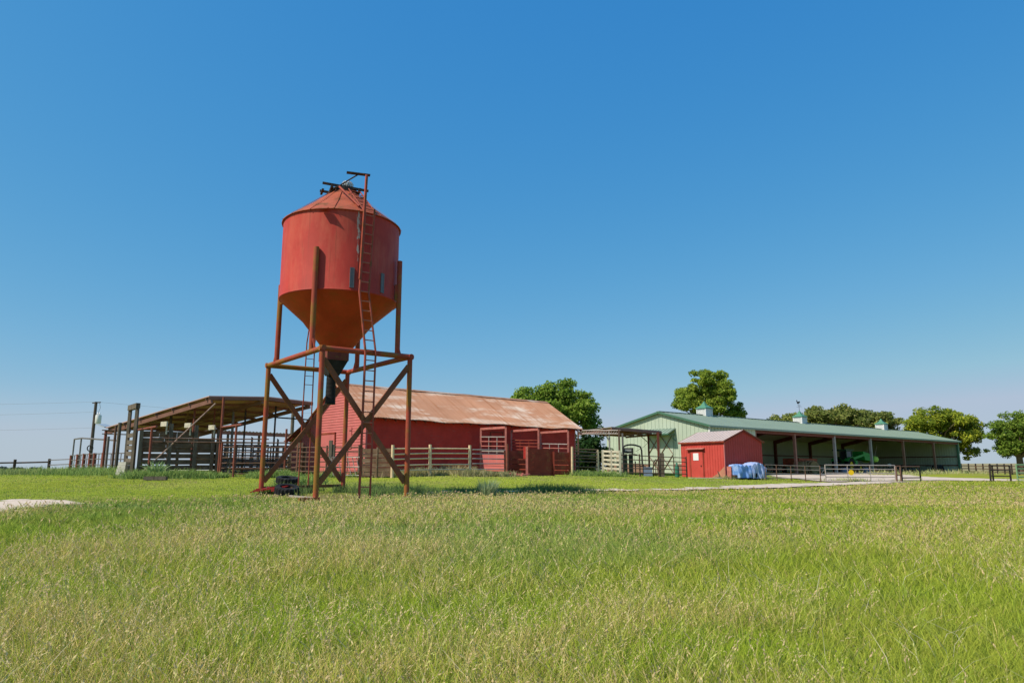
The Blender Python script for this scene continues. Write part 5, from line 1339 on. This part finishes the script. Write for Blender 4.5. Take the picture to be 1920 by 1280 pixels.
def feed_roof():
    p, q = at(366, 804, 44.5), at(560, 813, 47.0); t = thing('feeder_roof', 'long low corrugated roof over the feed bunk behind the pens', 'feeder roof', G(460, 46)); bk = Vector((-.6, 1.6, -.12))
    m = MB(t); n = 60
    for i in range(n + 1):
        a = p + (q - p) * i / n; o = Vector((0, 0, .025 if i % 2 else -.025)); m.v += [tuple(a + o), tuple(a + bk + o), tuple(a + o - Vector((0, 0, .03))), tuple(a + bk + o - Vector((0, 0, .03)))]
    for i in range(n):
        a = 4 * i; b = a + 4; m.f += [(a, a + 1, b + 1, b), (a + 2, b + 2, b + 3, a + 3), (a, b, b + 2, a + 2), (a + 1, a + 3, b + 3, b + 1)]
    m.build('roof_sheet', m_tintop, t)
    dz = Vector((0, .02, -.15)); MB(t).bar(p + dz, q + dz, .08, .2).build('fascia', m_brownsteel, t)
    for f in (.02, .3, .6, .98):
        a = p + (q - p) * f; z = gz(a.x, a.y); MB(t).bar(Vector((a.x, a.y + .15, z - .1)), a + Vector((0, .15, -.1)), .12, .12, (0, 1, 0)).build('post', m_greywood, t)
    MB(t).bar(p + Vector((0, .4, -1.9)), q + Vector((0, .4, -1.9)), .6, .35).build('bunk', m_rawwood, t)
feed_roof()
# thin pipe pen farther left with its goal post frames
fence('pipe_pen', 'welded grey pipe pen fence with rust red posts left of the cattle shed', 'fence', [G(131, 49), G(143, 47), G(155, 45.4), G(166, 44), G(175, 43), G(190, 41.6), G(212, 40.2), G(236, 39.0)],
      [.12, .42, .74, 1.06], 1.1, m_redpipe, m_greypipe, .10, .028, posts=[0, 1, 2, 3, 4, 5], stay=[.5, 1.5, 2.5, 3.5, 4.5, 5.3, 5.7, 6.5])
def goal():
    pts = [(133, 49, 823), (146, 47, 821), (216, 42.5, 825.5)]
    t = thing('overhead_frame', 'thin open overhead pipe frame above the left pen', 'pipe frame', G(133, 49)); tops = []
    for px, Y, py in pts:
        b = G(px, Y); top = at(px + (4 if px < 150 else 2), py, Y); tops.append(top)
        MB(t).tube(b, Vector((b.x, b.y, top.z)), .05, n=8).build('post', m_greypipe, t, True); tops[-1] = Vector((b.x, b.y, top.z))
    for a, b in zip(tops, tops[1:]): MB(t).tube(a, b, .05, n=8).build('top_bar', m_greypipe, t, True)
goal()
g = G(283, 31.8); t = thing('sleeper', 'low weathered sleeper lying in the weeds before the plank wall', 'sleeper', g)
MB(t).obox(g + Vector((.2, 0, .10)), (.46, .06, 0), (-.01, .12, 0), (0, 0, .08)).build('beam', m_greywood, t)
MB(t).obox(g + Vector((-.15, .02, .0)), (.06, 0, 0), (0, .1, 0), (0, 0, .08)).build('block', m_greywood, t)
def tin_barn_far():
    pass

# ------------------------------------------------------------------ utility poles
def pole():
    b = G(166, 70); top = at(176, 753, 70); t = thing('utility_pole', 'dark wooden utility pole with a transformer behind the left pen', 'utility pole', b)
    zt = top.z; V = lambda x, y, z: Vector((b.x + x, b.y + y, z))
    MB(t).tube(V(0, 0, b.z - .2), V(0, 0, zt), .17, .13, 14).build('pole', m_poleg, t, True)
    MB(t).bar(V(-.35, 0, zt - .12), V(.45, 0, zt - .05), .1, .1).build('crossarm', m_poleg, t)
    tx = MB(t).lathe(V(.45, -.1, zt - 2.15), [(0, 0), (.24, 0), (.27, .05), (.27, .78), (.24, .84), (0, .86)], 20).build('transformer', m_white, t, True)
    bs = MB(t)
    for x in (.35, .52): bs.lathe(V(x, -.1, zt - 1.32), [(.06, 0), (.07, .06), (.04, .1), (.07, .16), (.03, .24), (0, .25)], 10)
    bs.build('bushing', m_galv, tx, True)
    MB(t).bar(V(.1, -.05, zt - 1.7), V(.3, -.08, zt - 1.7), .06, .4).build('bracket', m_galv, t)
    MB(t).path([V(.36, -.1, zt - 1.1), V(.48, 0, zt - .6), V(.35, 0, zt - .05)], .02).build('lead_wire', m_wire, t)
    ring = MB(t); zc = at(168, 840, 70).z
    ring.path([V(.25 * math.cos(a) * 1.1, -.2, zc + .27 * math.sin(a)) for a in [i / 20 * 2 * math.pi for i in range(21)]], .05, 6)
    ring.build('wire_coil', m_black, t, True)
    for py, z in ((749, zt), (771, zt - 1.0), (800, zt - 2.55)):
        e = Vector((-75, 76, at(0, py, 72).z + .15)); s = V(0, 0, z); pts = []
        for i in range(13):
            f = i / 12; p = s + (e - s) * f; p.z -= .5 * math.sin(math.pi * f) * .6; pts.append(p)
        MB(t).path(pts, .009, 5).build('wire', m_wire, t, True)
    for z, e in ((zt, Vector((-14, 84, zt + .3))), (zt - 2.2, Vector((-20, 66, 6.5)))):
        s = V(0, 0, z); pts = [s + (e - s) * (i / 10) - Vector((0, 0, .7 * math.sin(math.pi * i / 10))) for i in range(11)]
        MB(t).path(pts, .009, 5).build('wire', m_wire, t, True)
pole()
b = G(543.5, 62); t = thing('utility_pole', 'plain grey utility pole rising behind the low feeder roof', 'utility pole', b)
zt = at(547, 757, 62).z
MB(t).tube(b - Vector((0, 0, .2)), Vector((b.x, b.y, zt)), .17, .14, 14).build('pole', m_greywood, t, True)
MB(t).bar(Vector((b.x - .3, b.y, zt - .2)), Vector((b.x + .3, b.y, zt - .2)), .1, .1).build('crossarm', m_greywood, t)
s0, e0 = Vector((b.x, b.y, zt - .3)), at(462, 787, 55)
MB(t).path([s0 + (e0 - s0) * (i / 10) - Vector((0, 0, .35 * math.sin(math.pi * i / 10))) for i in range(11)], .014, 5).build('wire', m_wire, t, True)

# ------------------------------------------------------------------ trees
def tree(name, label, base, blobs, n, leaf, cols, trunk_r, fork, seed, group=None, rc=.85, nclump=None):
    """blobs: ellipsoids (dx, dy, zc, rx, ry, rz) in metres about the base; leaves gather in clumps spread over them"""
    rs = np.random.RandomState(seed); base = Vector(base)
    t = thing(name, label, 'tree', base, 0, group)
    vol = np.array([b[3] * b[5] for b in blobs]); pick = rs.choice(len(blobs), nclump or 150, p=vol / vol.sum())
    B = np.array(blobs)[pick]; K = len(B)
    d = rs.randn(K, 3); d /= np.linalg.norm(d, axis=1)[:, None]
    rr = rs.rand(K) ** .45 * (.88 + .2 * rs.rand(K))
    cen = B[:, :3] + d * B[:, 3:] * rr[:, None]
    size = rc * (.55 + .8 * rs.rand(K))
    ctone = rs.rand(K)
    ci = rs.choice(K, n, p=size ** 2 / (size ** 2).sum())
    o = rs.randn(n, 3); o /= np.linalg.norm(o, axis=1)[:, None]
    rad = rs.rand(n) ** .4
    p = cen[ci] + o * (size[ci] * rad)[:, None] * np.array([1, 1, .62])
    nrm = o * .75 + rs.randn(n, 3) * .55 + np.array([0, 0, .35]); nrm /= np.linalg.norm(nrm, axis=1)[:, None]
    a = np.cross(nrm, rs.randn(n, 3)); a /= np.linalg.norm(a, axis=1)[:, None]; b = np.cross(nrm, a)
    L = leaf * (.6 + .8 * rs.rand(n))[:, None]
    V = np.stack([p - a * L * .5, p + b * L * .30 + nrm * L * .06, p + a * L * .5 - nrm * L * .12, p - b * L * .30 + nrm * L * .06], 1).reshape(-1, 3)
    i4 = np.arange(n)[:, None] * 4
    T = np.concatenate([i4 + np.array([0, 1, 2]), i4 + np.array([0, 2, 3])])
    c0, c1, c2 = (np.array(c) for c in cols)
    f = np.clip(ctone[ci] * .9 + rs.randn(n) * .16, 0, 1)[:, None]
    C = c0 * (1 - f) + c1 * f
    hi = (rs.rand(n) < .12)[:, None]; C = np.where(hi, c2, C) * (.82 + .36 * rs.rand(n))[:, None]
    o_ = mesh_np('crown', V, T, np.repeat(C, 4, 0), m_leaf); o_.parent = t
    m = MB(); top = Vector((0, 0, fork))
    m.path([(0, 0, -.3), (.02, 0, .3), (.05, .03, fork * .6), top], [trunk_r * 1.35, trunk_r, trunk_r * .85, trunk_r * .75], 10)
    m.build('trunk', m_bark, t, True)
    lm = MB(); sel = rs.choice(K, min(K, 34), replace=False)
    for i in sel:
        c = Vector(cen[i]); mid = top + (c - top) * .5 + Vector((rs.randn() * .25, rs.randn() * .25, .12 * (c - top).length))
        q = top + (mid - top) * .5 + Vector((rs.randn() * .15, rs.randn() * .15, .1))
        lm.path([top - Vector((0, 0, .25)), q, mid, c], [trunk_r * .5, trunk_r * .34, trunk_r * .2, trunk_r * .06], 6)
    lm.build('limb', m_bark, t, True)
    return t
def bl(Y, base, *es):
    """ellipses given as (px, py, rx_px, ry_px, dy) at depth Y into metres about the base"""
    out = []; s = Y / F * .99
    for (px, py, rx, ry, dy) in es:
        c = at(px, py, Y + dy); k = (Y + dy) / F * .99
        out.append((c.x - base.x, c.y - base.y, c.z - base.z, rx * k, (rx * .8 + 4) * k, ry * k))
    return out
pecan = ((.14, .23, .03), (.27, .39, .05), (.38, .48, .10))
b = G(1040, 70)
tree('pecan_tree', 'dark green full crowned tree rising behind the far end of the red barn', b, bl(70, b, (1052, 740, 32, 28, 0), (1004, 748, 36, 20, 1), (984, 768, 36, 24, 2), (1094, 760, 20, 24, -1), (1044, 785, 56, 34, 0), (1102, 795, 16, 22, 0), (1066, 724, 20, 14, 0)), 26000, .28, pecan, .34, 2.6, 21, rc=.78, nclump=170)
b = G(1330, 98)
tree('pecan_tree', 'bright green airy tree rising above the near end of the green barn', b, bl(98, b, (1325, 716, 38, 24, 0), (1292, 742, 28, 26, 2), (1360, 740, 26, 26, -2), (1330, 760, 58, 24, 0), (1384, 776, 21, 13, 0), (1350, 705, 20, 14, 0), (1270, 757, 14, 14, 0)), 23000, .33, ((.18, .26, .03), (.34, .42, .05), (.46, .52, .10)), .42, 5.0, 22, rc=.88, nclump=125)
oak = ((.14, .18, .04), (.31, .34, .08), (.42, .40, .14))
OG = 'oaks behind the machinery barn'
for k, (px, Y, es, lb) in enumerate((
    (1478, 150, [(1478, 788, 32, 14, 0), (1455, 792, 18, 9, 0)], 'low dull green oak left of the weather vane cupola'),
    (1560, 145, [(1548, 779, 40, 16, 0), (1588, 780, 32, 17, 0), (1525, 784, 26, 14, 0), (1560, 792, 60, 18, 0)], 'broad olive oak between the weather vane and the right cupola'),
    (1642, 150, [(1628, 785, 30, 15, 0), (1662, 788, 24, 15, 0), (1640, 795, 48, 18, 0)], 'olive oak behind the rightmost cupola'))):
    b = G(px, Y); tree('oak_tree', lb, b, bl(Y, b, *es), (5000, 13000, 9000)[k], .55, oak, .5, 3.0, 30 + k, OG, 1.25, (60, 150, 100)[k])
b = G(1772, 118)
tree('oak_tree', 'large yellowish green spreading oak beyond the right end of the green barn', b, bl(118, b, (1750, 785, 42, 24, 0), (1800, 795, 38, 28, -2), (1722, 800, 28, 28, 2), (1775, 815, 60, 30, 0), (1820, 822, 24, 22, 0), (1790, 845, 38, 18, 2), (1845, 838, 10, 10, 0)), 27000, .35, ((.18, .25, .03), (.42, .46, .045), (.60, .58, .06)), .55, 3.0, 41, rc=1.0, nclump=200)
b = G(1915, 108)
tree('oak_tree', 'dark green oak cut off by the right edge', b, bl(108, b, (1915, 795, 44, 26, 0), (1885, 818, 28, 28, 0), (1930, 830, 60, 28, 0), (1890, 840, 26, 16, 0), (1960, 790, 40, 24, 0), (1985, 830, 40, 30, 2)), 23000, .35, ((.12, .20, .028), (.24, .34, .045), (.36, .43, .08)), .55, 2.6, 42, rc=1.0, nclump=175)
b = G(1108, 60)
tree('shaded_foliage', 'low pecan foliage under the canopy beside the barn end, shade put into its leaf colours', b, [(0, 0, 1.3, 1.3, 1.2, 1.3), (.9, .3, 1.5, 1.0, 1.0, 1.4), (-.9, 0, 1.4, 1.0, 1.0, 1.4), (-.1, .3, 2.4, 1.5, 1.1, .9)], 7000, .26, ((.02, .055, .015), (.04, .09, .02), (.06, .11, .03)), .14, .6, 51, rc=.55, nclump=110)  # very dark leaf colours hold the shade on the pecan's lower foliage
FG = 'far trees on the left horizon'
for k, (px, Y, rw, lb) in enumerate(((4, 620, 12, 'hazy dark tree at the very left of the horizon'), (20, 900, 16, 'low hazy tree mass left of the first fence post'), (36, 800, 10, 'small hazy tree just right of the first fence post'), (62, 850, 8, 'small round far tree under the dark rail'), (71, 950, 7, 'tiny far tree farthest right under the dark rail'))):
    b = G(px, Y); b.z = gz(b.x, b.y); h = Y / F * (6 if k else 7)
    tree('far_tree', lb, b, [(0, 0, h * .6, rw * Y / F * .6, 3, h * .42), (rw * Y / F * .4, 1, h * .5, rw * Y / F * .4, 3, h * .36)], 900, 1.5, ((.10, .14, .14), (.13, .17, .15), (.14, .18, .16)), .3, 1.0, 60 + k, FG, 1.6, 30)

# ------------------------------------------------------------------ sky and sun
SKY = .11
SUN_EL, SUN_AZ = R(48), math.atan2(-.485, -.875)
world = bpy.data.worlds.new('World'); scene.world = world; world.use_nodes = True
nt = world.node_tree; bg = nt.nodes['Background']
sky = nn(nt, 'ShaderNodeTexSky', sky_type='NISHITA'); sky.sun_disc = False
sky.sun_elevation = SUN_EL; sky.sun_rotation = math.pi / 2 - SUN_AZ
sky.altitude = 150; sky.air_density = 1.0; sky.dust_density = .6; sky.ozone_density = 2.2
# clear-sky grading of the sky texture: one smooth curve per channel (deeper red falloff, fuller blue)
sep = nn(nt, 'ShaderNodeSeparateColor'); cmb = nn(nt, 'ShaderNodeCombineColor')
nt.links.new(sky.outputs[0], sep.inputs[0])
for ch, (ref_in, ref_out, g) in enumerate(((.546, .44, 1.40), (.571, .51, .62), (.73, .70, .22))):
    a = nn(nt, 'ShaderNodeMath', operation='POWER'); nt.links.new(sep.outputs[ch], a.inputs[0]); a.inputs[1].default_value = g
    m_ = nn(nt, 'ShaderNodeMath', operation='MULTIPLY'); nt.links.new(a.outputs[0], m_.inputs[0])
    m_.inputs[1].default_value = ref_out / ref_in ** g * SKY ** (g - 1)
    c_ = nn(nt, 'ShaderNodeMath', operation='MINIMUM'); nt.links.new(m_.outputs[0], c_.inputs[0]); c_.inputs[1].default_value = (.43, .53, .675)[ch] / SKY
    nt.links.new(c_.outputs[0], cmb.inputs[ch])
# pale haze low on the horizon, by elevation of the view into the sky
gt_ = nn(nt, 'ShaderNodeTexCoord'); sx_ = nn(nt, 'ShaderNodeSeparateXYZ'); nt.links.new(gt_.outputs['Generated'], sx_.inputs[0])
hz_ = nn(nt, 'ShaderNodeMapRange', interpolation_type='SMOOTHSTEP'); nt.links.new(sx_.outputs[2], hz_.inputs[0])
hz_.inputs[1].default_value = -.02; hz_.inputs[2].default_value = .11; hz_.inputs[3].default_value = .9; hz_.inputs[4].default_value = 0
nt.links.new(mix_rgb(nt, hz_.outputs[0], cmb.outputs[0], (.46 / SKY, .555 / SKY, .62 / SKY)), bg.inputs[0])
bg.inputs[1].default_value = SKY
sl = bpy.data.lights.new('Sun', 'SUN'); sl.energy = 4.4; sl.angle = R(.53); sl.color = (1, .925, .80)
so = bpy.data.objects.new('Sun', sl); link(so)
sd = Vector((math.cos(SUN_AZ) * math.cos(SUN_EL), math.sin(SUN_AZ) * math.cos(SUN_EL), math.sin(SUN_EL)))
so.rotation_euler = sd.to_track_quat('Z', 'Y').to_euler(); so.location = (-30, -20, 40)
cam = bpy.data.cameras.new('Camera'); co = bpy.data.objects.new('Camera', cam); link(co)
co.location = (0, 0, CZ); co.rotation_euler = (R(90) + PITCH, 0, 0)
cam.sensor_width = 36; cam.lens = F / 1920 * 36; cam.clip_end = 8000; cam.clip_start = .1
scene.camera = co
scene.view_settings.view_transform = 'Standard'; scene.view_settings.look = 'None'
scene.view_settings.exposure = 0; scene.view_settings.gamma = 1
scene.cycles.max_bounces = 6
